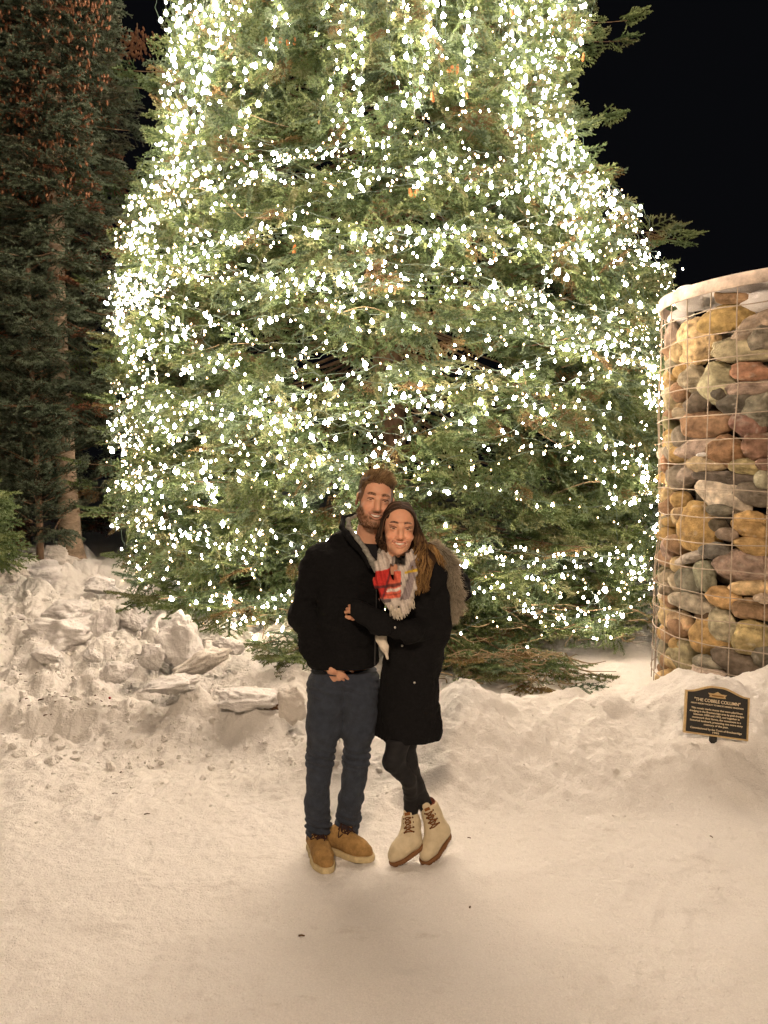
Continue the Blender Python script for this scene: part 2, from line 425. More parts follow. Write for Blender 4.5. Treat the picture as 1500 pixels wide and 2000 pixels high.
# loose crumbs of snow
parts = []
for i in range(1300):
    if i < 1050:
        x = rng.uniform(-3.6, -0.1); y = rng.uniform(4.3, 7.2) if x < -.6 else rng.uniform(4.2, 5.2)
    else: x = rng.uniform(-3, 2.6); y = rng.uniform(3.6, 4.9)
    r = rng.choice([.012, .02, .03, .05], p=[.5, .32, .15, .03]) * (1.0 if i < 1050 else .4) * rng.uniform(.8, 1.3)
    V, Fc = rock((x, y, gh(x, y) + r * .3), (r, r * .9, r * .75), rotm(rng.uniform(0, 360), rng.uniform(0, 90), 0), 300 + i, .35, 9, ICO2, 1.3, .45, .85, 1.0)
    parts.append((V, Fc))
V, Fs = join(parts); tag(mk("snow_rubble", V, Fs, M_snow, smooth=False), kind='stuff')
# twigs, needles and bark bits lying on the snow
M_bark = mat("bark_bits", (.10, .055, .03), .9, mott=.4, mscale=30)
parts = []
spots = [(-2.9, 4.95, .32, .10, 46), (-2.2, 5.0, .3, .08, 34), (-2.6, 5.45, .4, .12, 22), (-.55, 4.95, .12, .05, 26), (-1.9, 5.6, .7, .25, 24), (1.1, 3.4, 1.0, .5, 3), (-1.5, 3.9, 1.0, .6, 4), (-3.2, 6.3, .4, .3, 14), (.2, 2.9, .9, .3, 2)]
for cx_, cy_, sx_, sy_, n_ in spots:
    for _ in range(n_):
        x = cx_ + rng.normal() * sx_ * .6; y = cy_ + rng.normal() * sy_ * .6; a = rng.uniform(0, pi); l = rng.uniform(.004, .020); z = float(gh(x, y))
        p = np.array([[x - cos(a) * l, y - sin(a) * l, z + .003], [x, y, z + .006], [x + cos(a) * l, y + sin(a) * l, z + .003]])
        parts.append(tube1(p, rng.uniform(.0015, .0045), 4))
V, Fs = join(parts); tag(mk("twig_litter", V, Fs, M_bark), kind='stuff')
V, Fc = rock((*WZ(215, 1398, .05)[:2], .05), (.009, .009, .009), np.eye(3), 5, .05, 0, ICO3); c = V.mean(0); c[2] = gh(c[0], c[1]) + .006
V = V - V.mean(0) + c
tag(mk("berry", V, Fc, mat("berry", (.25, .01, .01), .4), loc=(c[0], c[1], c[2] - .008)), "tiny dark red berry lying alone on the snow", "berry")
for k, (px, py, r, lab) in enumerate([(540, 1352, .035, "dark clump of frozen earth with bark beside the yellowish snow block"), (520, 1340, .02, "small dark clod left of the earth clump by the man's leg")]):
    c = W(px, py, 4.75); c[2] = gh(c[0], c[1]) + r * .4; V, Fc = rock(c, (r * 1.2, r, r * .8), np.eye(3), 70 + k, .4, 4)
    tag(mk("earth_clod", V, Fc, M_bark, loc=(c[0], c[1], c[2] - r * .6)), lab, "clod")
# ================================================================ SPRUCES
def spray_template(rg, L=.40, n=9, side=.50, thick=.021, nw=.0115, dens=340, droop=.10):
    """a bough tip: a twig with separate plump shoots, each bristling with needles. Returns triangles and a 0/1 flag for the young tips"""
    tw = [(np.array([.02, 0, 0.]), np.array([L, 0, 0.02]), 1.0)]
    for i in range(n):
        t = (i + .6) / (n + .2); s = 1 if i % 2 else -1
        l = (1 - t) * L * side + .055 * rg.uniform(.8, 1.3); a = radians(rg.uniform(38, 60)); st = np.array([t * L * .95, 0, 0.02 * t])
        e = st + l * np.array([cos(a), s * sin(a), rg.uniform(-droop * 2.2, droop * .6)]); tw.append((st, e, .9))
        if l > .12:
            for f, ss in ((.45, 1), (.7, -1)):
                m = st + f * (e - st); a2 = a + ss * radians(rg.uniform(35, 55)); l2 = l * (1 - f) * .6 + .03
                tw.append((m, m + l2 * np.array([cos(a2), s * sin(a2), rg.uniform(-.3, .1)]), .8))
    out, fl = [], []
    for a, b, q in tw:
        d = b - a; l = np.linalg.norm(d); d /= l; k = max(6, int(l * dens * q))
        t = (np.arange(k) + rg.uniform(0, 1, k)) / k; base = a + t[:, None] * (b - a)
        u = np.cross(d, [0, 0, 1]); u /= np.linalg.norm(u) + 1e-9; v = np.cross(u, d)
        ph = rg.uniform(-.4 * pi, 1.4 * pi, k)
        rad = np.cos(ph)[:, None] * u - np.sin(ph)[:, None] * v * np.sign(v[2] + 1e-9) * -1
        dr = d * rg.uniform(.55, .95, k)[:, None] + rad; dr /= np.linalg.norm(dr, axis=1)[:, None]
        ln = thick * rg.uniform(.8, 1.15, k)
        wv = np.cross(dr, rg.normal(size=(k, 3))); wv /= np.linalg.norm(wv, axis=1)[:, None]; wv *= nw / 2 * q
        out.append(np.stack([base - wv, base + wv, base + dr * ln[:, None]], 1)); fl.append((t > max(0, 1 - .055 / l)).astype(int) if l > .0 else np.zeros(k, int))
    return np.concatenate(out).astype(np.float32), np.concatenate(fl)
TM = [spray_template(np.random.default_rng(s)) for s in range(7)]
TM2 = [spray_template(np.random.default_rng(40 + s), L=.27, n=6, side=.5, thick=.018, nw=.011, dens=400) for s in range(5)]
def place_sprays(name, pos, dirs, ups, scl, mats, parent, rg, TMs=TM, mi_w=None):
    pos = np.asarray(pos, np.float32); d = np.asarray(dirs, np.float32); d /= np.linalg.norm(d, axis=1, keepdims=True)
    u = np.asarray(ups, np.float32); s = np.cross(u, d); s /= np.linalg.norm(s, axis=1, keepdims=True) + 1e-9; u = np.cross(d, s)
    R = np.stack([d, s, u], -1) * np.asarray(scl, np.float32)[:, None, None]
    ch = rg.integers(0, len(TMs), len(pos)); mi = rg.choice(len(mats), len(pos), p=mi_w); mats = [m for p_ in mats for m in p_]
    Vs, Ms = [], []
    for k, T in enumerate(TMs):
        i = np.nonzero(ch == k)[0]
        if not len(i): continue
        T, fl = T
        v = np.einsum('nij,tj->nti', R[i], T.reshape(-1, 3)) + pos[i][:, None, :]
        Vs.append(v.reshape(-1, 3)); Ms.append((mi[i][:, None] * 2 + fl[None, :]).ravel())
    V = np.concatenate(Vs); Fc = np.arange(len(V)).reshape(-1, 3)
    return mk(name, V, Fc, mats, parent, smooth=False, mi=np.concatenate(Ms))
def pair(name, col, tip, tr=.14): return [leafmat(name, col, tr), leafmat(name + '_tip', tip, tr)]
def leafmat(name, col, tr=.14):
    m = bpy.data.materials.new(name); m.use_nodes = True; nt = m.node_tree; N = nt.nodes; L = nt.links; b = N["Principled BSDF"]
    b.inputs["Roughness"].default_value = .55; b.inputs["Specular IOR Level"].default_value = .3; b.inputs["Base Color"].default_value = (*col, 1)
    t = N.new("ShaderNodeBsdfTranslucent"); t.inputs[0].default_value = (*[c * 1.2 for c in col], 1)
    mx = N.new("ShaderNodeMixShader"); mx.inputs[0].default_value = tr
    L.new(b.outputs[0], mx.inputs[1]); L.new(t.outputs[0], mx.inputs[2]); L.new(mx.outputs[0], N["Material Output"].inputs[0])
    return m
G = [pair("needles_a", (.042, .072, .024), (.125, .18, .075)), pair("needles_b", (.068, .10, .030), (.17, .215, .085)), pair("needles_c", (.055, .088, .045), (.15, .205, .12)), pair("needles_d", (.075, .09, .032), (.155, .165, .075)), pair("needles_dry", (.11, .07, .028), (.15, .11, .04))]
M_trunk = mat("trunk_bark", (.15, .095, .06), .95, mott=.55, mscale=14, bump=.9, bscale=40, stretch=(1, 1, .35))
M_twig = mat("bare_twig", (.13, .085, .05), .9, mott=.4, mscale=25)

def limb_path(x0, y0, th, r_tip, z0, z_tip, n=16, bend=0.0, curl=.12):
    s = np.linspace(0, 1, n); r = .05 + (r_tip - .05) * s
    z = z_tip + (z0 - z_tip) * (1 - s) ** 1.4 - curl * np.sin(pi * s) * r_tip * .35 + .0 * s
    a = th + bend * s ** 2
    return np.stack([x0 + r * np.cos(a), y0 + r * np.sin(a), z], 1)
def spruce(label, x0, y0, z_base, trunk_top, trunk_r, limbs, rg, mats, mw, TMs=TM, s_from=.35, step=.10, sscale=1.0, bark=None, name="spruce_tree", group=None, cat="tree", fill=1.0, droop=.15, upturn=0.0, lean=0.0, extra=()):
    root = thing(name, (x0, y0, z_base), label, cat, group)
    zz = np.linspace(z_base - .1, trunk_top, 30)
    tp = np.stack([x0 + lean * (zz - z_base) + .02 * np.sin(zz * 1.3), np.full(30, y0) + .02 * np.cos(zz), zz], 1)
    tr = trunk_r * (1 - .75 * (zz - zz[0]) / (zz[-1] - zz[0] + 4)) * (1 + .35 * np.exp(-(zz - z_base) / .15))
    V, Fs = tube1(tp, tr, 28)
    d = V - np.array([x0, y0, 0]); V[:, :2] += d[:, :2] * (.09 * fbm(V[:, 0] * 9, V[:, 1] * 9, V[:, 2] * 2.2, 3, 4))[:, None]
    mk("trunk", V, Fs, bark or M_trunk, root)
    P = np.stack([limb_path(x0 + lean * (l['z0'] - z_base), y0, l['th'], l['r'], l['z0'], l['z'], bend=l.get('b', 0), curl=l.get('curl', .12)) for l in limbs])
    rr = np.stack([np.linspace(.006 + .004 * l['r'], .003, 16) for l in limbs])
    V, Fq, _ = tubes(P, rr, 5)
    mk("branches", V, Fq, M_twig, root)["kind"] = "stuff"
    pos, dr, up, sc_ = [], [], [], []
    for l, p in zip(limbs, P):
        T = np.gradient(p, axis=0); T /= np.linalg.norm(T, axis=1, keepdims=True)
        n = max(4, int(l['r'] * (1 - l.get('sf', s_from)) / step * fill))
        for i in range(n):
            s = l.get('sf', s_from) + (1 - l.get('sf', s_from)) * (i + rg.uniform(0, 1)) / n
            f = s * 15; j = min(14, int(f)); q = p[j] + (f - j) * (p[j + 1] - p[j]); t = T[j]
            sd = np.cross(t, [0, 0, 1]); sd /= np.linalg.norm(sd)
            for sg in (-1, 1):
                a = radians(rg.uniform(35, 75)) if s < .93 else radians(rg.uniform(0, 35))
                d = t * cos(a) + sg * sd * sin(a) + np.array([0, 0, rg.uniform(-1.6, .8) * droop * 2 + upturn])
                pos.append(q + rg.normal(size=3) * .02); dr.append(d); up.append(np.array([0, 0, 1]) + rg.normal(size=3) * .35)
                sc_.append(sscale * rg.uniform(.65, 1.15) * (.75 + .5 * (1 - s)))
        pos.append(p[-1] - T[-1] * .1); dr.append(T[-1] + np.array([0, 0, .1])); up.append(np.array([0, 0, 1.])); sc_.append(sscale * .9)
    for q, d, u, s in extra: pos.append(q); dr.append(d); up.append(u); sc_.append(s)
    cr = place_sprays("crown", pos, dr, up, sc_, mats, root, rg, TMs, mw)
    return root, P

# ---- the lit spruce: outline half-widths read as metres at each height
ZK = [-.2, .3, .9, 1.9, 2.8, 3.7, 4.3, 4.9, 5.5, 6.2, 7.2, 9.5]
RL = [2.55, 2.7, 2.8, 2.9, 2.92, 2.9, 2.78, 2.6, 2.45, 2.35, 2.2, 1.9]
RR = [2.6, 2.85, 2.95, 3.1, 3.12, 3.05, 2.62, 2.02, 1.90, 1.96, 2.26, 2.0]
def env(z, th):
    m = (1 + np.cos(th)) / 2
    r = np.interp(z, ZK, RL) * (1 - m) + np.interp(z, ZK, RR) * m
    return r * (1 + .05 * noise(z * 1.1, th * 2.2, 0 * z + 3.3, 61) + .035 * noise(z * 3, th * 5, 0 * z, 62))
rg = np.random.default_rng(77)
limbs = []
z = .32
while z < 9.4:
    dens = 15 if z < 7.6 else 10
    for k in range(dens):
        th = -pi / 2 + (k + rg.uniform(-.35, .35)) / dens * 2 * pi + z * 2.1
        th = (th + pi) % (2 * pi) - pi
        if sin(th) > .35 and rg.uniform() < .8: continue
        zt = z + rg.uniform(-.14, .14)
        r = float(env(zt, th)) * rg.uniform(.80, 1.03)
        # near the ground the front limbs shorten and hang
        drop = .55 + .25 * rg.uniform()
        limbs.append(dict(th=th, r=r, z0=zt + drop * (1.0 if z > 1.2 else .6), z=zt, b=rg.uniform(-.12, .12)))
    z += .285
# a few limbs standing out of the outline and the low skirt
def pix_limb(px, py, Y, rel=1.0, z0=.5, **kw):
    p = W(px, py, Y); d = p[:2] - np.array([TX, TY]); return dict(th=math.atan2(d[1], d[0]), r=float(np.hypot(*d)), z0=p[2] + z0, z=p[2], b=0, **kw)
for px, py, Y in [(200, 165, 8.3), (225, 135, 8.4), (1225, 40, 8.4), (1185, 230, 8.5), (1180, 345, 8.3), (1335, 465, 8.5), (1300, 450, 8.2), (150, 345, 8.2), (185, 560, 8.0), (175, 700, 8.0), (160, 905, 7.9), (165, 950, 8.0), (215, 330, 8.6), (1210, 80, 8.6), (190, 780, 8.0), (200, 1000, 7.6)]:
    limbs.append(pix_limb(px, py, Y))
for px, py, Y in [(540, 1285, 5.55), (500, 1262, 5.6), (575, 1290, 5.5), (375, 1215, 5.9), (300, 1170, 6.3), (260, 1165, 6.5), (430, 1190, 5.8), (340, 1190, 6.1)]:
    limbs.append(pix_limb(px, py, Y, z0=.55, sf=.55))
for px, py, Y in [(1180, 1195, 6.6), (1215, 1210, 6.8), (1245, 1190, 6.9), (1265, 1215, 7.2), (1200, 1235, 6.5), (1150, 1225, 6.2), (1105, 1240, 6.1), (1235, 1150, 6.9), (1270, 1170, 7.4)]:
    limbs.append(pix_limb(px, py, Y, z0=.5, sf=.45))
for px, py, Y in [(1140, 1340, 5.75), (1110, 1352, 5.7), (1075, 1300, 5.8), (1155, 1322, 5.9), (1030, 1345, 5.6), (985, 1320, 5.6), (940, 1300, 5.7), (905, 1290, 5.6), (1000, 1280, 5.9), (1090, 1325, 6.0)]:
    limbs.append(pix_limb(px, py, Y, z0=.35, sf=.55, curl=.02))
# boughs of the outer shell: hanging fans of twigs with gaps between them
extra = []
for _ in range(2000):
    th = rg.uniform(-pi - .45, .45); z = rg.uniform(.55, 9.2)
    if noise(np.float64(th * 2.6), np.float64(z * 1.3), 0., 19) < -.60: continue
    e_ = float(env(z, th)); r = e_ * (1.0 - .30 * rg.uniform() ** 1.5)
    o_ = np.array([cos(th), sin(th), 0]); l_ = np.array([-sin(th), cos(th), 0]); q = np.array([TX, TY, z]) + o_ * (r - .22)
    hang_ = rg.uniform() < .62
    ax_ = o_ * (.55 if hang_ else 1) + l_ * rg.normal() * .5 + np.array([0, 0, rg.uniform(-.95, -.35) if hang_ else rg.uniform(-.3, .3)]); ax_ /= np.linalg.norm(ax_); la = np.cross(ax_, [0, 0, 1]); la /= np.linalg.norm(la)
    tl_ = rg.normal() * .5
    for k in range(6):
        s = k / 5; a_ = (1 if k % 2 else -1) * radians(rg.uniform(35, 65)) * (k < 5)
        d_ = ax_ * cos(a_) + (la * cos(tl_) + np.array([0, 0, 1]) * sin(tl_)) * sin(a_) + np.array([0, 0, rg.uniform(-.45, .05)])
        extra.append((q + ax_ * .34 * s, d_, (o_ * .9 if hang_ else 0) + np.array([0, 0, .6]) + rg.normal(size=3) * .45, (.95 - .45 * s) * rg.uniform(.7, 1.1)))
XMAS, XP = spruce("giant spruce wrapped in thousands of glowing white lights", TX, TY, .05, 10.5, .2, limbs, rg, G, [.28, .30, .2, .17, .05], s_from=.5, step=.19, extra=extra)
# bare tangled twigs near the ground and among the limbs
tw = []
for i in range(420):
    if i < 170: p = W(rng.uniform(870, 1120), rng.uniform(1270, 1345), rng.uniform(5.5, 6.1)); l = rng.uniform(.1, .4)
    elif i < 260: p = W(rng.uniform(430, 900), rng.uniform(1170, 1260), rng.uniform(5.7, 6.6)); l = rng.uniform(.1, .35)
    elif i < 320: p = W(rng.uniform(860, 1280), rng.uniform(1170, 1250), rng.uniform(5.8, 6.6)); l = rng.uniform(.1, .35)
    else:
        th = rng.uniform(-pi, 0); zz = rng.uniform(1, 7); r = float(env(zz, th)) * rng.uniform(.72, .97); p = np.array([TX + r * cos(th), TY + r * sin(th), zz]); l = rng.uniform(.15, .5)
    a = rng.uniform(0, 2 * pi); d = np.array([cos(a), sin(a) * .5, rng.uniform(-.35, .25)]) * l
    b = p + d; mid = (p + b) / 2 + rng.normal(size=3) * .12 * l
    tw.append(crom(np.array([p, mid, b]), 7))
tw = np.array(tw); V, Fq, _ = tubes(tw, np.linspace(.0055, .0018, 7)[None] * rng.uniform(.6, 1.3, (len(tw), 1)), 4)
mk("dead_twigs", V, Fq, mat("pale_twig", (.25, .19, .11), .9, mott=.4, mscale=20), XMAS)["kind"] = "stuff"
# hanging cones
M_cone = mat("cone_scale", (.36, .14, .04), .6, mott=.35, mscale=60)
def cone_mesh(s=1.0):
    V, Fc = ICO3; ang = np.arctan2(V[:, 1], V[:, 0]); r = np.sqrt(1 - np.clip(V[:, 2], -1, 1) ** 2)
    rr = r * (.36 + .05 * np.sin(V[:, 2] * 22) * np.cos(ang * 5 + V[:, 2] * 8)) * (1 - .18 * V[:, 2])
    return np.stack([rr * np.cos(ang), rr * np.sin(ang), V[:, 2]], 1) * .040 * s, Fc
cm = None
cones_px = [(150, 0), (345, 25), (352, 22), (455, 45), (468, 48), (435, 50), (548, 78), (562, 85), (575, 80), (520, 82), (427, 75), (486, 158), (456, 203), (478, 210), (392, 243), (428, 250), (624, 235), (415, 95), (883, 135), (876, 138), (893, 135), (802, 377), (813, 376), (1040, 270), (1106, 262), (1139, 112), (1000, 25), (860, 385), (966, 500), (1222, 460), (428, 385), (575, 488), (845, 190), (912, 187), (1080, 60)]
for k, (px, py) in enumerate(cones_px):
    p = W(px, py, 8.5); th_x = (p[0] - TX); zz = p[2]; r = float(env(zz, -pi / 2))
    if abs(th_x) < r * .98: yy = TY - math.sqrt(max(r * r - th_x ** 2, .01)) - .16
    else: yy = TY - .3
    p = W(px, py, yy)
    if cm is None:
        V, Fc = cone_mesh(); cm = npmesh("cone", V, Fc, M_cone)
    o = bpy.data.objects.new("cone", cm); sc.collection.objects.link(o); o.parent = XMAS
    o.location = tuple(float(a) for a in p - wloc(XMAS)); o.rotation_euler = (rng.uniform(-.3, .3), rng.uniform(-.3, .3), rng.uniform(0, 6)); o.scale = (rng.uniform(.8, 1.15),) * 3
# ---- unlit spruces at the left
D1 = [pair("shaded_needles_a", (.017, .028, .014), (.065, .088, .055), .1), pair("shaded_needles_b", (.025, .036, .019), (.088, .112, .073), .1), pair("shaded_needles_c", (.018, .021, .010), (.048, .052, .030), .1), pair("brown_tufts", (.05, .022, .010), (.11, .045, .02), .1)]  # needle colours darkened to stand for the dimness away from the lights
def ring_limbs(rg, z_lo, z_hi, dz, r_lo, r_hi, n, drop=.3, front=True, rise=0.0):
    out = []; z = z_lo
    while z < z_hi:
        t = (z - z_lo) / (z_hi - z_lo)
        for k in range(n):
            th = (k + rg.uniform(-.3, .3)) / n * 2 * pi + z * 1.7
            if front and sin(th) > .6: continue
            r = (r_lo + (r_hi - r_lo) * t) * rg.uniform(.75, 1.1)
            out.append(dict(th=th, r=r, z0=z + drop * r - rise, z=z, b=rg.uniform(-.2, .2)))
        z += dz
    return out
rg2 = np.random.default_rng(5)
px, py = 135, 1150; b = W(px, py, 8.2); b[2] = gh(b[0], b[1])
lm = ring_limbs(rg2, 2.15, 8.2, .25, 1.12, .66, 10, .25) + [dict(th=pi * 1.55, r=1.1, z0=1.35, z=1.15, b=.2, sf=.4), dict(th=-.15, r=.9, z0=1.35, z=1.3, b=.1, sf=.6), dict(th=pi * .98, r=.9, z0=1.1, z=1.1, b=0, sf=.6), dict(th=-pi / 2 - .5, r=1.2, z0=1.95, z=1.7, b=0, sf=.35), dict(th=-pi / 2 - .9, r=1.1, z0=2.35, z=2.05, b=.1, sf=.3), dict(th=-pi / 2 + .2, r=1.0, z0=2.6, z=2.35, b=.1, sf=.3), dict(th=-pi / 2 - 1.3, r=.9, z0=1.7, z=1.5, b=.1, sf=.35)]
spruce("tall unlit spruce with a pale bare lower trunk at the left", b[0], b[1], b[2], 9.5, .11, lm, rg2, D1, [.45, .33, .17, .05], TMs=TM2, s_from=.25, step=.10, sscale=1.1, bark=mat("lit_pale_bark", (.27, .205, .14), .95, mott=.5, mscale=9, bump=.9, bscale=30, stretch=(1, 1, 2.2)), name="spruce_tree", group="unlit spruces left of the lit tree", lean=-.012)  # bark colour made paler to stand for tree light on this trunk
# brown cone-laden tufts in its top
def young(label, px, py_top, Y, h, r, seed, mw=(.4, .45, .15, 0), skirt=.15):
    rgy = np.random.default_rng(seed); top = W(px, py_top, Y); zb = top[2] - h
    lm = ring_limbs(rgy, zb + skirt, top[2] - .1, .20, r, .10, 6, -.35, rise=0)
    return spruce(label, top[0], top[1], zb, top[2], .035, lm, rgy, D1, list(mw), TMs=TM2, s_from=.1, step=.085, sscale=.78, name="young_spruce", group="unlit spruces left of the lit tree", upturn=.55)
def young_on_ground(label, px, py_top, Y, r, seed, **kw):
    top = W(px, py_top, Y); zb = float(gh(top[0], top[1])); return young(label, px, py_top, Y, top[2] - zb, r, seed, **kw)
young_on_ground("slender young spruce with a pointed leader left of the lit tree", 97, 235, 8.9, .8, 3, skirt=.9)
young_on_ground("shorter young spruce with plump shoots before the tall bare-trunked one", 60, 525, 7.7, .55, 8, skirt=.7)
# tall spruce farther back, brown with cones
bk = W(30, 1100, 11.5); rg3 = np.random.default_rng(9)
lm = ring_limbs(rg3, 1.0, 11.8, .42, 1.75, 1.0, 9, .25)
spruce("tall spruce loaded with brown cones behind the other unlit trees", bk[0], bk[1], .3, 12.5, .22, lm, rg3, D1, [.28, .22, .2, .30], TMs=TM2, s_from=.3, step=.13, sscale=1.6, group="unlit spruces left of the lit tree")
# clusters of brown cones in the upper left
parts = []
for i in range(2300):
    if i < 1000: px, py = rng.uniform(-20, 215), abs(rng.normal()) * 120
    elif i < 1180: px, py = 262 + rng.normal() * 20, 88 + rng.normal() * 15
    else: px, py = rng.uniform(-20, 180), rng.uniform(100, 400)
    if i < 1000 and py > 60 and noise(np.array(px / 32.), np.array(py / 32.), np.array(.0), 9) < .05: continue
    p = W(px, py, rng.uniform(7.5, 8.6) if i >= 1180 or i < 1000 else 9.0 + rng.normal() * .1)
    parts.append((p, rng.uniform(.5, .85)))
Vc, Fc = cone_mesh(); rV = []
for p, s in parts:
    rV.append(Vc[:, [0, 1, 2]] * np.array([s, s, s * rng.uniform(.7, 1)]) @ rotm(0, rng.uniform(-25, 25), rng.uniform(-30, 30)).T + p)
CL = [o for o in sc.objects if o.get('label', '').startswith("tall spruce loaded")][0]
o = mk("cone_clusters", np.concatenate(rV), np.concatenate([Fc + i * len(Vc) for i in range(len(rV))]), mat("old_cones", (.115, .05, .022), .7, mott=.4, mscale=30), CL); o['kind'] = 'stuff'
bl = np.array([W(120, 175, 9.2), W(190, 130, 9.1), W(262, 95, 9.0), W(268, 45, 9.0)])
mk("cone_branch", *tube1(crom(bl, 14), np.linspace(.02, .006, 14), 6), M_twig, CL)
# hanging bough entering at the left edge, low
rg4 = np.random.default_rng(31); e = W(-95, 1060, 6.2)
lm = ring_limbs(rg4, e[2] - .1, e[2] + .4, .12, .36, .28, 6, .5, front=False)
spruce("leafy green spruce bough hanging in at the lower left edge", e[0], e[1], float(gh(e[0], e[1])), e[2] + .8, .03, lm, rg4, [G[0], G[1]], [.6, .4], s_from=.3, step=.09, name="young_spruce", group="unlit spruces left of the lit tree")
# ================================================================ STRINGS OF LIGHTS
M_bulb = emis("lit_bulb", (1.0, .80, .64), BULB_E)
M_cord = mat("green_cord", (.07, .11, .08), .5, .4)
def bulb_mesh(r, m):
    V, Fc = ICO2; V = V.copy() if r > .02 else V.copy()
    up = np.clip(V[:, 2], 0, 1); s = 1 - .55 * up ** 1.5
    P = np.stack([V[:, 0] * s, V[:, 1] * s, V[:, 2] + .75 * up ** 3], 1) * r  # pointed top imitates the star flare of a bright bulb by shape
    return npmesh("bulb", P, Fc, m)
M_dim = emis("dim_bulb", (1.0, .66, .36), 7.0); M_mid = emis("warm_bulb", (1.0, .76, .52), BULB_E * .6)
BM = [bulb_mesh(r, m) for r, m in ((.0065, M_dim), (.0085, M_mid), (.0105, M_bulb), (.0145, M_bulb), (.0195, M_bulb))]
rl = np.random.default_rng(123)
BC = 0
def shell(th, z, off): 
    r = float(env(np.float64(z), np.float64(th))) * .985 + off
    return np.array([TX + r * cos(th), TY + r * sin(th), z])
def string(pts, label, group, step, wts, hang=.03):
    global BC
    pts = np.asarray(pts); n = max(12, int(np.linalg.norm(np.diff(pts, axis=0), axis=1).sum() / .06)); path = crom(pts, n)
    path = path + rl.normal(size=path.shape) * .01
    root = thing("light_string", path[0], label, "string lights", group)
    V, Fs = tube1(path, .0022, 4); mk("cord", V, Fs, M_cord, root)
    seg = np.r_[0, np.cumsum(np.linalg.norm(np.diff(path, axis=0), axis=1))]; s = rl.uniform(0, step); base = np.array(root.location)
    while s < seg[-1]:
        p = np.array([np.interp(s, seg, path[:, k]) for k in range(3)]) + rl.normal(size=3) * (.014 if wts is BIG else .032); p[2] -= rl.uniform(0, hang)
        if abs(p[0] - TX) > .86 * np.hypot(p[0] - TX, p[1] - TY) and rl.uniform() < (.55 if p[2] < 5.6 else .35): s += step; continue
        o = bpy.data.objects.new("bulb", BM[rl.choice(5, p=(MID if p[2] < 4.6 else BIG) if wts is BIG else wts)]); o.parent = root; o.location = tuple(p - base); o.rotation_euler = (rl.uniform(-.3, .3), rl.uniform(-.3, .3), rl.uniform(0, 3))
        sc.collection.objects.link(o); BC += 1; s += step * rl.uniform(.6, 1.5)
BIG = [.10, .20, .28, .26, .16]; MID = [.3, .38, .22, .08, .02]
def vstring(th, zt, zb, label, group, step=.115, w=BIG):
    zs = np.arange(zt, zb, -.45); drift = rl.uniform(-.02, .02)
    so = rl.uniform(-.02, .13)
    pts = [shell(th + drift * i + rl.normal() * .02, z, so + rl.uniform(-.16, .06)) for i, z in enumerate(zs)]
    string(pts, label, group, step, w)
for i in range(68):
    f = (i + rl.uniform(0, 1)) / 68; th = -pi - .12 + f * (pi + .24); th = .35 * th + .65 * (-math.acos(max(-1, min(1, 2 * f - 1))) if False else -pi + math.acos(1 - 2 * f))
    c = abs(cos(th))
    lab, gr = (("white light string hanging down the upper left flank of the big spruce", "light strings down the upper left flank") if cos(th) < -.62 else
               ("white light string hanging down the upper right flank of the big spruce", "light strings down the upper right flank") if cos(th) > .62 else
               ("white light string hanging down the middle of the big spruce's upper part", "light strings down the upper middle"))
    vstring(th, 8.0 + rl.uniform(-.2, .3), 3.0 + rl.uniform(0, 2.4) if c < .62 else 3.0 + rl.uniform(-.8, 1.6), lab, gr, .15 if c < .62 else .12)
for i in range(18):
    vstring(-pi / 2 + (i - 8.5) / 9 * .95 + rl.uniform(-.05, .05), 8.0 + rl.uniform(-.2, .3), 4.6 + rl.uniform(-.4, 1.0), "white light string hanging down the middle of the big spruce's upper part", "light strings down the upper middle", .14)
for sgn, lab, gr, ths in ((-1, "short vertical light string low on the big spruce's left edge", "light strings low on the left edge", [(-pi, .8), (-pi + .18, .6), (-pi + .36, .5)]),
                          (1, "short vertical light string low on the big spruce's right edge, by the column", "light strings low on the right edge", [(.05, .9), (-.12, .8), (-.26, .6), (-.42, .5)])):
    for th, zb in ths: vstring(th, 4.3 + rl.uniform(-.3, .3), zb, lab, gr, .085, MID)
# swags wound round the lower half
for i in range(33):
    z0 = .62 + 3.9 * ((i + rl.uniform(0, 1)) / 33) ** .9
    th0 = -pi + rl.uniform(-.1, 1.5); th1 = th0 + rl.uniform(1.0, 1.9); sl = rl.uniform(-.9, .9); n = 9
    pts = []
    for k in range(n):
        f = k / (n - 1); th = th0 + (th1 - th0) * f; z_ = z0 + sl * (f - .5) - .13 * abs(sin(f * pi * 3 + i)) + rl.normal() * .10
        z_ = max(z_, .42); pts.append(shell(th, z_, rl.uniform(-.12, .14)))
    hi = z0 > 2.6
    string(pts, "swag of warm white lights wound round the upper half of the skirt of boughs" if hi else "swag of warm white lights wound low round the big spruce's boughs", "light swags wound round the mid boughs" if hi else "light swags wound round the low boughs", .095, MID)
for i in range(54):
    th = rl.uniform(-pi - .1, .1); z_ = .6 + 4.0 * rl.uniform(); dth = rl.choice([-1, 1]) * rl.uniform(.05, .16); dz = rl.uniform(-.3, .3); pts = []
    for k in range(11):
        pts.append(shell(th, z_, rl.uniform(-.12, .14))); dth += rl.normal() * .05; dz += rl.normal() * .14; dz *= .8; th += dth; z_ += dz
        if z_ < .5: z_ = .5; dz = .1
        if z_ > 4.9: dz = -.15
        if th < -pi - .15 or th > .15: dth = -dth; th += 2 * dth
    string(pts, "wandering strand of warm white lights looped over the big spruce's middle and lower boughs", "wandering light strands", .1, MID)
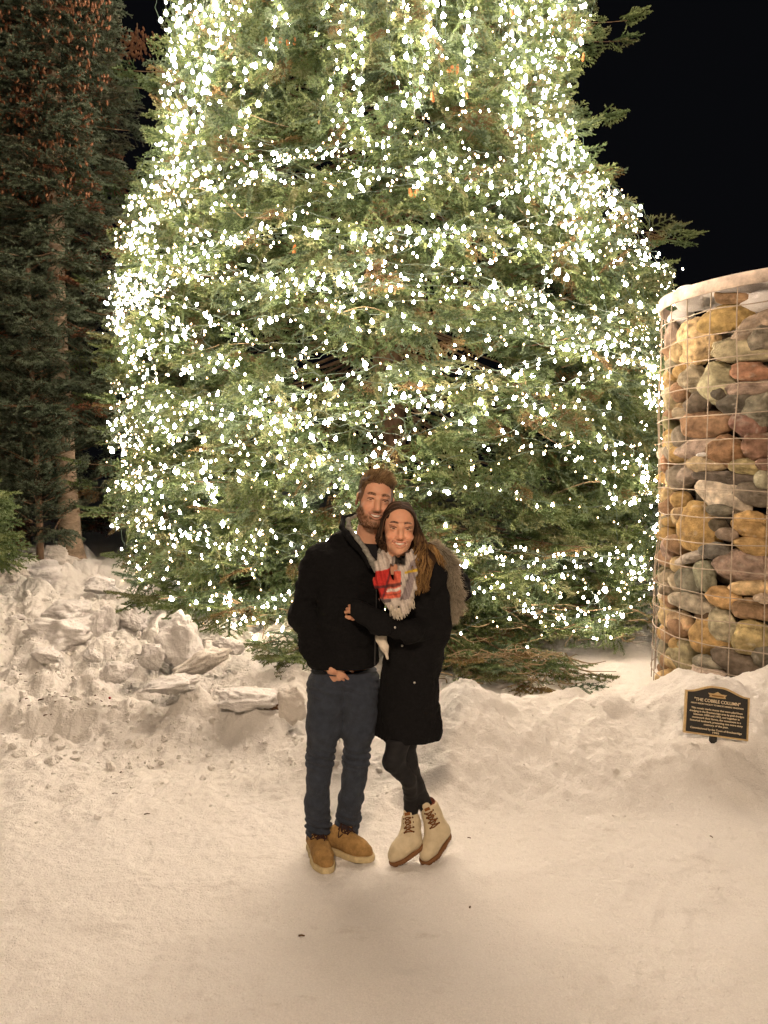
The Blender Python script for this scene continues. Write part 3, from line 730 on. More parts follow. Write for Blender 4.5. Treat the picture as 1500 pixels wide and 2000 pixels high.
# a drooping swag under the left skirt, near the ground
string([W(400, 1195, 5.7), W(430, 1160, 5.7), W(480, 1215, 5.7), W(530, 1232, 5.7), W(580, 1225, 5.7)], "low drooping light strand under the boughs left of the man", "low loose strand", .06, MID)
string([W(1030, 1255, 6.0), W(1080, 1225, 6.0), W(1150, 1235, 6.1), W(1205, 1245, 6.2)], "low loose light strand under the boughs left of the column", "low loose strand by the column", .13, MID)
print("bulbs", BC)
# ================================================================ COBBLE COLUMN
def on_cyl(px, py, R):
    """point where the sight line meets the column's cylinder of radius R"""
    u = (px - 750) / F; v = (1000 - py) / F
    d = np.array([u, cos(PITCH) + v * sin(PITCH), v * cos(PITCH) - sin(PITCH)])
    a = d[0] ** 2 + d[1] ** 2; b = -2 * (d[0] * CX + d[1] * CY); c = CX ** 2 + CY ** 2 - R * R
    q = b * b - 4 * a * c
    if q < 0: t = -b / (2 * a)
    else: t = (-b - math.sqrt(q)) / (2 * a)
    return d * t + np.array([0, 0, CAMZ])
ZT, ZB = 3.06, .12
M_stone = mat("river_stone", rough=.85, spec=.25, vcol=True, mott=.5, mscale=16, bump=1.0, bscale=95)
PAL = dict(tan=(.42, .32, .17), greige=(.31, .26, .18), grey=(.22, .19, .145), dark=(.11, .095, .075), gold=(.36, .245, .10), brown=(.25, .16, .09), orange=(.27, .17, .10), red=(.21, .125, .09), pink=(.30, .225, .18), green=(.18, .165, .115), light=(.42, .37, .28), olive=(.21, .19, .11))
ST = [ # crop px x, y, w, h, rotation, colour, shape, label
 (378,720,300,350,0,'tan','pit',"pitted tan egg-shaped cobble below the snow"),
 (612,535,320,185,2,'gold','',"golden brown cobble right under the column's snow cap"),
 (850,590,290,150,25,'greige','',"slanting greige cobble under the cap snow by the frame's edge"),
 (745,785,385,200,-8,'greige','',"wide smooth greige oval cobble in the column's upper part"),
 (905,700,170,210,0,'grey','',"dark grey cobble at the frame's edge below the slanting greige one"),
 (175,700,120,270,0,'grey','',"tall dark grey cobble left of the pitted egg-shaped one"),
 (250,890,210,140,0,'grey','',"low grey cobble under the tall dark grey one at the left"),
 (360,1005,195,215,0,'greige','ang',"angular greige cobble left of the tall upright pear-shaped one"),
 (555,1040,245,355,4,'greige','',"tall upright pear-shaped greige cobble in the upper middle"),
 (815,940,270,145,-8,'orange','',"rusty orange brown cobble under the wide smooth oval"),
 (830,1065,345,110,3,'greige','',"long flat greige cobble below the rusty orange brown one"),
 (190,1010,140,210,0,'tan','',"tan cobble at the column's upper left edge"),
 (235,1165,185,170,0,'greige','',"round greige cobble at the left edge under the tan one"),
 (400,1180,180,160,0,'dark','',"dark cobble tucked beneath the angular greige one"),
 (710,1180,240,160,12,'dark','',"dark slate cobble at the foot of the upright pear-shaped one"),
 (895,1225,230,270,-20,'grey','ang',"large faceted grey cobble at the frame's edge, upper third"),
 (220,1330,235,165,25,'olive','ang',"slanted olive angular cobble left of the big orange brick-like one"),
 (475,1330,310,195,0,'orange','box',"big orange brick-like cobble"),
 (140,1290,100,170,0,'olive','',"mossy cobble on the left edge beside the slanted olive one"),
 (790,1360,225,175,-28,'red','box',"salmon red angular cobble tilted like a diamond"),
 (640,1530,255,240,0,'brown','ang',"rough craggy brown cobble below the salmon red diamond"),
 (400,1510,345,155,8,'pink','',"long mauve tan cobble under the big orange brick-like one"),
 (230,1470,160,145,0,'tan','',"small tan cobble left of the long mauve tan one"),
 (895,1520,210,200,0,'red','box',"brick red blocky cobble at the frame's edge"),
 (170,1660,160,250,-3,'orange','',"upright orange cobble on the column's left edge"),
 (470,1640,225,135,-6,'tan','',"yellowish cobble with a dab of snow on top"),
 (800,1660,215,115,-6,'tan','',"small tan oval cobble under the brick red blocky one"),
 (310,1715,200,155,0,'grey','',"blunt grey cobble right of the upright orange one"),
 (650,1745,420,100,-4,'dark','',"long dark slate sliver in the column's middle"),
 (925,1755,120,150,30,'light','',"pale cobble at the frame's edge beside the dark slate sliver"),
 (600,1880,375,260,-30,'light','ang',"large pale slanted cobble in the column's middle"),
 (210,1890,170,220,0,'tan','',"tall tan cobble on the left at mid height"),
 (860,1870,270,160,-15,'dark','',"dark olive cobble right of the large pale slanted one"),
 (405,2130,300,360,-8,'gold','',"very large golden pear-shaped cobble at mid height"),
 (195,2100,150,150,0,'greige','',"round greige cobble left of the very large golden one"),
 (210,2275,150,200,0,'pink','',"pinkish upright cobble under the round greige one"),
 (845,2100,260,225,-25,'gold','ang',"golden faceted cobble at the frame's edge at mid height"),
 (855,2255,260,140,-8,'gold','',"ochre cobble lying under the golden faceted one"),
 (645,2170,130,100,0,'grey','',"small grey cobble between the golden ones"),
 (385,2335,260,80,20,'light','',"thin pale slanting cobble under the very large golden one"),
 (770,2425,390,260,-5,'pink','',"broad mauve grey cobble, largest in the lower half"),
 (350,2530,220,210,0,'green','',"greenish grey cobble in the lower left"),
 (470,2480,150,230,12,'green','',"upright greenish cobble leaning on the greenish grey one"),
 (170,2470,150,140,0,'olive','',"yellowish olive cobble on the lower left edge"),
 (205,2575,175,120,0,'greige','',"small greige cobble under the yellowish olive one"),
 (860,2570,340,120,5,'tan','',"long tan cobble under the broad mauve grey one"),
 (605,2650,215,155,-8,'gold','',"bright orange gold cobble, smallest of its colour"),
 (400,2695,335,135,-3,'greige','box',"flat oblong greige cobble in the lower part"),
 (135,2660,100,170,0,'tan','',"narrow tan cobble at the lower left edge"),
 (265,2840,210,205,0,'tan','',"round sandy cobble at the lower left"),
 (500,2950,270,320,32,'gold','ang',"large golden wedge-shaped cobble in the lower part"),
 (625,2875,195,305,28,'greige','',"slim greige cobble lying against the golden wedge"),
 (845,2730,230,160,0,'brown','box',"dark brown blocky cobble right of the bright orange gold one"),
 (825,2955,240,275,0,'tan','',"yellowish tan rounded cobble at the lower right"),
 (125,3060,90,260,0,'grey','',"thin grey cobble on the left edge near the bottom"),
 (280,3095,250,290,0,'olive','',"big brown olive cobble near the bottom left"),
 (720,3140,290,200,-20,'dark','',"slate grey cobble near the bottom middle"),
 (525,3250,290,185,0,'light','ang',"white-veined cobble just above the plaque"),
 (175,3255,195,160,0,'tan','',"tan ringed cobble at the bottom left edge"),
 (360,3300,110,140,0,'greige','',"small greige cobble at the foot, left of the plaque"),
 (800,3300,270,160,8,'dark','ang',"dark slate cobble at the foot, right of the plaque"),
 (925,3080,170,210,0,'green','',"greenish cobble at the frame's edge near the bottom"),
 (480,3125,200,100,0,'grey','',"flat grey cobble above the white-veined one"),
 (935,2650,130,70,0,'light','',"small pale cobble at the frame's edge, lower third"),
 (690,385,240,90,-8,'brown','box',"flat brown stone slab sticking out of the cap snow"),
 (590,1110,90,90,0,'dark','',"little dark pebble behind the pear-shaped cobble"),
 (300,1230,140,100,0,'brown','',"little brown cobble between the round greige and olive ones"),
 (560,2300,210,130,0,'dark','',"dark cobble under the small grey one"),
 (930,1640,110,90,0,'red','',"little red brown cobble at the frame's edge at mid height"),
 (300,2020,130,110,0,'brown','',"little brown cobble above the very large golden one's left"),
 (150,2350,110,120,0,'brown','',"brown cobble at the left edge under the pinkish one"),
 (600,1990,160,90,0,'dark','',"dark pebble under the large pale slanted cobble"),
]
def stone(c, w, h, dp, rot, seed, colr, shape, R):
    V, Fc = ICO4; rg = np.random.default_rng(seed); P = V.copy()
    nf = {'': 3, 'pit': 0, 'ang': 9, 'box': 6}[shape]
    if shape == 'box':
        P = np.sign(P) * np.abs(P) ** .62; P = P / (np.abs(P).max()) * 1.02
    for _ in range(nf):
        n = rg.normal(size=3); n /= np.linalg.norm(n); dd = rg.uniform(.66, .9)
        P = P - np.maximum(P @ n - dd, 0)[:, None] * n * .85
    P = P * (1 + .13 * fbm(V[:, 0] * 1.2 + seed, V[:, 1] * 1.2, V[:, 2] * 1.2, 3, seed % 89))[:, None]
    # egg asymmetry
    P[:, 0] *= 1 + rg.uniform(-.18, .18) * V[:, 2]
    P = P * np.array([w / 2, dp / 2, h / 2])
    P = P @ rotm(0, 0, -rot).T; P = P @ np.asarray(R).T
    s = .004; P = P * (1 + .05 * fbm(P[:, 0] * 26 + seed, P[:, 1] * 30, P[:, 2] * 30, 3, 3))[:, None]
    cc = np.array(PAL[colr]) * 1.1 * rg.uniform(.85, 1.15) * (1 + rg.uniform(-.08, .08, 3))
    n1 = fbm(P[:, 0] * 11 + seed, P[:, 1] * 11, P[:, 2] * 26, 4, 7); col = cc * (1 + .45 * n1)[:, None]
    vein = np.clip(1 - np.abs(fbm(P[:, 0] * 6 + seed * 3, P[:, 1] * 6, P[:, 2] * 9, 3, 12)) * 22, 0, 1) * (rg.uniform() < .4)
    col = col * (1 - .45 * vein[:, None]) + np.array([.5, .46, .38]) * .45 * vein[:, None]
    if shape == 'pit':
        q = noise(P[:, 0] * 75, P[:, 1] * 75, P[:, 2] * 75, 5); m = sstep(.42, .55, q)
        col = col * (1 - .75 * m[:, None]); P = P * (1 - .02 * m[:, None])
    return P + np.asarray(c), Fc, np.clip(col, .01, .9)
GRP = "cobbles packed in the wire column"
for i, (x, y, w_, h_, rot, colr, shape, lab) in enumerate(ST):
    px, py = 1250 + x / 3.848, 480 + y / 3.848
    Rin = CR - .13
    p = on_cyl(px, py, CR - .07)
    sc_ = p[1] / F / 3.848
    ang = math.atan2(p[1] - CY, p[0] - CX)
    # stones turn with the cage, so their depth axis follows the radius
    vis = abs(cos(ang + pi / 2 - math.atan2(CX, CY) * 0))
    yaw = np.degrees(ang + pi / 2)
    f = 1 / max(.55, abs(sin(ang - 0.0)))
    ww = w_ * sc_ * min(f, 1.35) * .95; hh = h_ * sc_ * 1.08
    dp = min(.75 * min(ww, hh) + .03, .15)
    c = np.array([CX, CY, p[2]]) + np.array([cos(ang), sin(ang), 0]) * (CR - .014 - dp * .5 - .1 * ww)
    V, Fc, col = stone(c, ww, hh, dp, rot, 500 + i * 7, colr, shape, rotm(yaw * .8))
    tag(mk("cobble", V, Fc, M_stone, col=col, loc=(c[0], c[1], c[2] - hh * .45)), lab, "cobble", GRP)
# the stones packed behind them and round the sides nobody sees from the path
Vs, Fs_, Cs, off = [], [], [], 0
V0, F0 = ICO3
zz = ZB
while zz < ZT - .42:
    for layer, Rr in ((0, CR - .27), (1, CR - .42)):
        n = 20 if layer == 0 else 12
        for k in range(n):
            a = 2 * pi * (k + rng.uniform(-.3, .3)) / n
            s = rng.uniform(.10, .15); c = np.array([CX + Rr * cos(a), CY + Rr * sin(a), zz + rng.uniform(-.05, .05)])
            P = V0 * (1 + .2 * fbm(V0[:, 0] + off, V0[:, 1], V0[:, 2], 2, 5))[:, None] * np.array([s * rng.uniform(.9, 1.4), s, s * rng.uniform(.6, .9)])
            P = P @ rotm(rng.uniform(0, 360), 0, rng.uniform(-20, 20)).T + c
            cc = np.array(PAL[rng.choice(['dark', 'grey', 'green', 'brown', 'dark', 'greige'])]) * .4  # fill colour darkened so the gaps between cobbles look shaded
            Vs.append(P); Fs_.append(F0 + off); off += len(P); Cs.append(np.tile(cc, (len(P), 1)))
    zz += .15
# outer stones on the flanks beyond the listed ones
zz = ZB + .05; occ = [math.atan2(W(1282, 900, 5.5)[1] - CY, 0) for _ in (0,)]
while zz < ZT - .4:
    for a in np.arange(-1.52, 3.3, .235):
        aa = a + rng.uniform(-.05, .05)
        s = rng.uniform(.085, .115); Rr = CR - .12
        c = np.array([CX + Rr * cos(aa), CY + Rr * sin(aa), zz + rng.uniform(-.04, .04)])
        P = V0 * (1 + .2 * fbm(V0[:, 0] + off, V0[:, 1], V0[:, 2], 2, 5))[:, None] * np.array([s, s * rng.uniform(.85, 1.2), s * rng.uniform(.6, .9)])
        P = P @ rotm(np.degrees(aa) + 90, 0, rng.uniform(-25, 25)).T + c
        cc = np.array(PAL[rng.choice(['tan', 'grey', 'greige', 'brown', 'orange', 'gold', 'light'])])
        Vs.append(P); Fs_.append(F0 + off); off += len(P); Cs.append(np.tile(cc, (len(P), 1)))
    zz += .155
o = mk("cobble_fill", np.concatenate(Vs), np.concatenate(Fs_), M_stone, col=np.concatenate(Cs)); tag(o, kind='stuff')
# wire cage
cage = thing("wire_cage", (CX, CY, ZB), "tall round welded-wire cage with a flat steel rim, filled with cobbles", "wire column")
M_wire = mat("galvanised_wire", (.40, .33, .25), .55, .5, mott=.25, mscale=30, metal=.35)
def cage_r(a, z): return CR + .018 * noise(np.float64(a * 2), np.float64(z * 2.2), 0., 14) + .008 * sstep(.7, .15, z)
parts = []
zr = .22; j = 0
while zr < ZT - .15:
    a = np.linspace(0, 2 * pi, 150)
    tiltz = .02 * noise(np.float64(zr * 5), 0., 0., 3)
    P = np.array([[CX + (cage_r(t, zr) + .006) * cos(t), CY + (cage_r(t, zr) + .006) * sin(t), zr + tiltz * cos(t) + .010 * float(noise(np.float64(cos(t) * 4), np.float64(sin(t) * 4), np.float64(zr * 7), 2))] for t in a])
    P[-1] = P[0]
    parts.append(tube1(P, .0039, 6)); zr += .176
V, Fs = join(parts); mk("ring_wires", V, Fs, M_wire, cage)['kind'] = 'stuff'
th0 = math.atan2(-1, -.36)
for k in range(27):
    t = th0 + k * 2 * pi / 27; z = np.linspace(-.05, ZT, 40)
    P = np.array([[CX + cage_r(t, q) * cos(t + .012 * float(noise(np.float64(q * 3), np.float64(k), 0., 6))), CY + cage_r(t, q) * sin(t + .012 * float(noise(np.float64(q * 3), np.float64(k), 0., 6))), q] for q in z])
    V, Fs = tube1(P, .0039, 6); mk("upright_wire", V, Fs, M_wire, cage)
a = np.linspace(0, 2 * pi, 160, endpoint=False); n = len(a)
prof = [(CR - .004, ZT - .085), (CR + .012, ZT - .085), (CR + .012, ZT), (CR - .004, ZT)]
V = np.array([[CX + (r + .004 * sin(5 * t)) * cos(t), CY + (r + .004 * sin(5 * t)) * sin(t), z + .006 * sin(3 * t)] for r, z in prof for t in a])
Fq = np.array([[i * n + j, i * n + (j + 1) % n, ((i + 1) % 4) * n + (j + 1) % n, ((i + 1) % 4) * n + j] for i in range(4) for j in range(n)])
mk("rim_band", V, Fq, mat("painted_rim", (.56, .46, .37), .6, .4, mott=.5, mscale=9, bump=.3), cage)
# snow on top of the stones and over the rim
v = Vol((CX - .85, CY - .85, ZT - .55), (CX + .85, CY + .85, ZT + .24), .016)
v.ell((CX + .03, CY, ZT - .26), (.70, .70, .24), .05)
for x, y, w_, h_ in [(400, 400, 300, 170), (340, 350, 160, 120), (330, 540, 190, 150), (760, 320, 420, 150), (900, 420, 260, 130), (600, 320, 200, 90)]:
    px, py = 1250 + x / 3.848, 480 + y / 3.848; p = on_cyl(px, py, CR - .17); s = 5 / F / 3.848
    v.ell(p + np.array([0, .03, 0]), (w_ * s / 2, .13, h_ * s / 2 * 1.1), .04)
v.ell((CX - .1, CY - .05, ZT - .02), (.45, .45, .12), .06)
v.ell((CX - .16, CY - .48, ZT + .0), (.24, .2, .085), .05); v.ell((CX + .10, CY - .45, ZT + .06), (.14, .12, .13), .04)
v.disp(.022, 6, 3, 4)
V, Fq = v.mesh(); tag(mk("heaped_snow", V, Fq, M_white, loc=(CX, CY, ZT - .5)), "white snow heaped on top of the cobbles, bulging through the cage", "snow")
V, Fc = rock(on_cyl(1250 + 470 / 3.848, 480 + 1572 / 3.848, CR - .03), (.035, .03, .014), np.eye(3), 9, .3, 3, ICO3)
c = V.mean(0); tag(mk("snow_dab", V, Fc, M_white, loc=c), "small dab of snow on the yellowish cobble at mid height", "snow")

# ================================================================ PLAQUE
pc = W(1399, 1392, 4.02); a, b = W(1342, 1340, 4.02), W(1461, 1352, 4.02)
wd = float(np.linalg.norm(b - a)); hd = wd * .76
roll = 6.0; PR = rotm(-6, 0, 0) @ rotm(0, -14, 0) @ rotm(0, 0, roll)
plq = thing("plaque", (pc[0], pc[1] + .05, float(gh(pc[0], pc[1])) + .02), "small black and gold plaque about the cobble column, stuck in the snow", "plaque")
def PL(x, y, z): return (np.array([x, y, z]) @ PR.T) + pc
def outline(w2, h2, n=28):
    pts = [(-w2, -h2), (w2, -h2), (w2, h2 * .80)]
    xs = np.linspace(w2, -w2, n)[1:-1]
    pts += [(x, h2 * (.80 + .30 * (sstep(w2 * .95, w2 * .12, abs(x))))) for x in xs] + [(-w2, h2 * .80)]
    return np.array(pts)
def slab(pts, y0, y1):
    n = len(pts); V = np.array([PL(x, y0, z) for x, z in pts] + [PL(x, y1, z) for x, z in pts])
    c0 = PL(0, y0, -hd * .1); c1 = PL(0, y1, -hd * .1); V = np.vstack([V, c0, c1])
    q = [(i, n + i, n + (i + 1) % n, (i + 1) % n) for i in range(n)]
    t = [(2 * n, i, (i + 1) % n) for i in range(n)] + [(2 * n + 1, n + (i + 1) % n, n + i) for i in range(n)]
    return V, [np.array(q), np.array(t)]
M_gold = mat("brass", (.50, .36, .17), .42, .5, mott=.2, mscale=60, metal=.4)
M_blk = mat("black_enamel", (.012, .012, .010), .5, .4, mott=.3, mscale=90)
w2, h2 = wd * .5, hd * .5
V, Fs = slab(outline(w2 - .008, h2 - .008), -.006, .012); mk("panel", V, Fs, M_blk, plq, smooth=False)
o1 = outline(w2, h2); o2 = outline(w2 - .009, h2 - .009); n = len(o1)
V = np.array([PL(x, y, z) for o_, y in ((o1, .013), (o1, -.012), (o2, -.012), (o2, .013)) for x, z in o_])
Fq = np.array([[i * n + j, i * n + (j + 1) % n, ((i + 1) % 4) * n + (j + 1) % n, ((i + 1) % 4) * n + j] for i in range(4) for j in range(n)])
mk("raised_border", V, Fq, M_gold, plq, smooth=False)
V, Fs = tube1(np.array([PL(.0, .03, -h2 + .01), PL(0, .035, -h2 - .02), (pc[0], pc[1] + .05, float(gh(pc[0], pc[1])) - .15)]), .022, 8); mk("post", V, Fs, M_blk, plq)
lines = [("\"THE COBBLE COLUMN\"", .72, .40, 1.35), ("GREAT RESORT FACILITY TO BRECK'S MINING TRADITION", .82, .27, .62),
         ("This mosaic marks stones that were piled from", .80, .06, .8), ("dredging in the Breckenridge area by gold dredges", .85, -.07, .8), ("between 1898 and 1942, and together in", .72, -.20, .8),
         ("stonework their forms, the monument is a", .76, -.33, .8), ("historical landmark, presenting one more story", .82, -.46, .8), ("memory of the past.", .38, -.59, .8),
         ("Commissioned by the Town of Breckenridge", .80, -.77, .8), ("1995", .1, -.88, .7)]
parts = []
dg = None
for t, wf, zf, hf in lines:
    cu = bpy.data.curves.new("lettering", 'FONT'); cu.body = t; cu.align_x = 'CENTER'; cu.size = 1; cu.extrude = .02; cu.offset = .012
    ob = bpy.data.objects.new("tmp", cu); sc.collection.objects.link(ob); bpy.context.view_layer.update()
    me = bpy.data.meshes.new_from_object(ob.evaluated_get(bpy.context.evaluated_depsgraph_get())); bpy.data.objects.remove(ob)
    v_ = np.array([q.co[:] for q in me.vertices]); wx = v_[:, 0].max() - v_[:, 0].min()
    k = wd * wf / wx; kz = min(.0125 * hf / .7, k * 2.2)
    tri = np.array([[l for l in (p.vertices[0], p.vertices[i], p.vertices[i + 1])] for p in me.polygons for i in range(1, len(p.vertices) - 1)])
    me.calc_loop_triangles(); tri = np.array([lt.vertices[:] for lt in me.loop_triangles])
    xx = (v_[:, 0] - (v_[:, 0].max() + v_[:, 0].min()) / 2) * k; z_ = zf * h2 + v_[:, 1] * kz
    V = np.stack([xx, -.0075 - .0012 * (v_[:, 2] / .02), z_], 1) @ PR.T + pc
    parts.append((V, tri)); bpy.data.meshes.remove(me)
V, Fs = join(parts); mk("lettering", V, Fs, mat("gold_letters", (.75, .62, .40), .5, .4), plq, smooth=False)
# emblem: a peaked banner badge
e = [(-.21, .60), (-.19, .66), (-.235, .76), (-.10, .755), (-.045, .80), (0, .84), (.045, .80), (.10, .755), (.235, .76), (.19, .66), (.21, .60), (0, .59)]
def flat(pts, y):
    p = [(x * w2 * 1.25, z * h2 * 1.04) for x, z in pts]; n = len(p)
    c_ = (0, sum(z for _, z in p) / n); V = np.array([PL(x, y, z) for x, z in p] + [PL(x, -.006, z) for x, z in p] + [PL(c_[0], y, c_[1])])
    return V, [np.array([(i, (i + 1) % n, n + (i + 1) % n, n + i) for i in range(n)]), np.array([(2 * n, (i + 1) % n, i) for i in range(n)])]
mk("emblem", *flat(e, -.010), M_gold, plq, smooth=False)
mk("emblem_band", *flat([(-.15, .64), (-.15, .70), (.15, .70), (.15, .64)], -.0115), mat("dark_brass", (.22, .12, .04), .5, metal=.3), plq, smooth=False)
# ================================================================ PEOPLE
Y0 = 3.30
def P(px, py, dy=0.0): return W(px, py, Y0 + dy)
M_skin = mat("skin", rough=.55, spec=.35, vcol=True, mott=.06, mscale=60, sss=.25)
M_fab = mat("black_fleece", (.0055, .0055, .006), .95, .12, mott=.35, mscale=120, bump=.5, bscale=220)
M_coat = mat("black_wool", (.005, .005, .0055), .9, .15, mott=.3, mscale=90, bump=.4, bscale=180)
M_tee = mat("black_tee", (.012, .012, .014), .9, .2, mott=.2, mscale=80)
M_den = mat("dark_denim", (.030, .038, .054), .88, .2, mott=.28, mscale=30, bump=.7, bscale=260, sheen=.05)
M_leg = mat("leggings", (.008, .008, .009), .7, .25, mott=.2, mscale=60)
M_cream = mat("cream_knit", (.62, .56, .46), .95, .1, mott=.15, mscale=60, bump=.4)
M_hair = mat("hair_strands", rough=.75, spec=.15, vcol=True)
M_tooth = mat("teeth", (.66, .58, .50), .3, .5)
M_dot = mat("snap_metal", (.5, .48, .44), .35, .5, metal=.8)

def head_vol(male, h=.0022):
    v = Vol((-.1, -.135, -.215), (.1, .135, .14), h)
    if male:
        v.ell((0, .018, .036), (.076, .097, .084), .0); v.ell((0, -.022, -.028), (.065, .072, .086), .03)
        v.ell((0, -.032, -.075), (.053, .055, .040), .03); v.ell((0, -.078, -.103), (.022, .018, .016), .03)
        v.cap((-.058, -.002, -.06), (-.03, -.055, -.1), .014, .014, .03).cap((.058, -.002, -.06), (.03, -.055, -.1), .014, .014, .03)
        bz, nk = .020, .056
    else:
        v.ell((0, .018, .036), (.071, .092, .080), .0); v.ell((0, -.022, -.022), (.060, .070, .082), .03)
        v.ell((0, -.040, -.072), (.042, .047, .036), .035); v.ell((0, -.078, -.100), (.016, .014, .012), .03)
        bz, nk = .021, .045
    for s in (-1, 1):
        v.ell((s * .042, -.064, -.034), (.021, .024, .018), .018); v.ell((s * .036, -.078, -.034), (.012, .011, .010), .014)                 # cheek
        v.cap((s * .014, -.088, bz - (.002 if male else -.001)), (s * .048, -.072, bz + .002), .0085 if male else .006, .007, .014)
        v.ell((s * .032, -.1005, .001), (.0185, .0135, .0105), .012, 'cut')            # socket
        v.cap((s * .018, -.0815, .0055), (s * .032, -.0865, .0085), .004, .0042, .006).cap((s * .032, -.0865, .0085), (s * .046, -.078, .004), .0042, .0035, .006)  # upper lid
        v.cap((s * .018, -.081, -.0045), (s * .032, -.085, -.0072), .0032, .0036, .006).cap((s * .032, -.085, -.0072), (s * .045, -.077, -.0030), .0036, .003, .006)   # lower lid
        v.ell((s * .0115, -.1015, -.0405), (.0075, .009, .0065), .008)                # nostril wing
        v.ell((s * (.080 if male else .074), .012, -.006), (.007, .017, .029), .008, rot=rotm(s * 18))
        v.ell((s * (.086 if male else .08), .008, -.004), (.004, .008, .015), .004, 'cut')
        v.cap((s * .020, -.094, -.043), (s * .034, -.084, -.066), .003, .002, .012)  # smile fold
    v.cap((0, -.086, .014), (0, -.108, -.020), .0075, .0085 if male else .0072, .020); v.cap((0, -.104, -.015), (0, -.113, -.036), .0080, .0095 if male else .0078, .014)
    v.ell((0, -.112, -.036), (.0105, .010, .0085), .006)
    # smiling mouth
    ts = np.linspace(-1, 1, 11)
    for t0, t1 in zip(ts[:-1], ts[1:]):
        up_ = lambda t: (t * .0310, -.0985 + .0185 * t * t, -.0600 + .0040 * t * t); lw_ = lambda t: (t * .0300, -.0975 + .0185 * t * t, -.0795 + .0210 * t * t)
        v.cap(up_(t0), up_(t1), .0034, .0034, .006); v.cap(lw_(t0), lw_(t1), .0042 - .0015 * t0 * t0, .0042 - .0015 * t1 * t1, .006)
    for t0, t1 in zip(ts[:-1], ts[1:]):
        mq = lambda t: (t * .0285, -.104 + .0215 * t * t, -.0690 + .0105 * t * t)
        v.cap(mq(t0), mq(t1), .0070 * (1 - .72 * t0 * t0), .0070 * (1 - .72 * t1 * t1), .0015, 'cut')
    v.cap((0, .022, -.09), (0, .045, -.20), nk, nk + .006, .03)
    return v
def mouthdist(V):
    """distance outside the open mouth (0 inside), and the height of its middle line"""
    t = np.clip(V[:, 0] / .0285, -1.1, 1.1); z = -.0690 + .0105 * t * t; r = .0070 * np.maximum(1 - .72 * t * t, .2)
    return np.hypot(np.maximum(np.abs(V[:, 0]) - .0292, 0), np.maximum(np.abs(V[:, 2] - z) - r, 0)), z
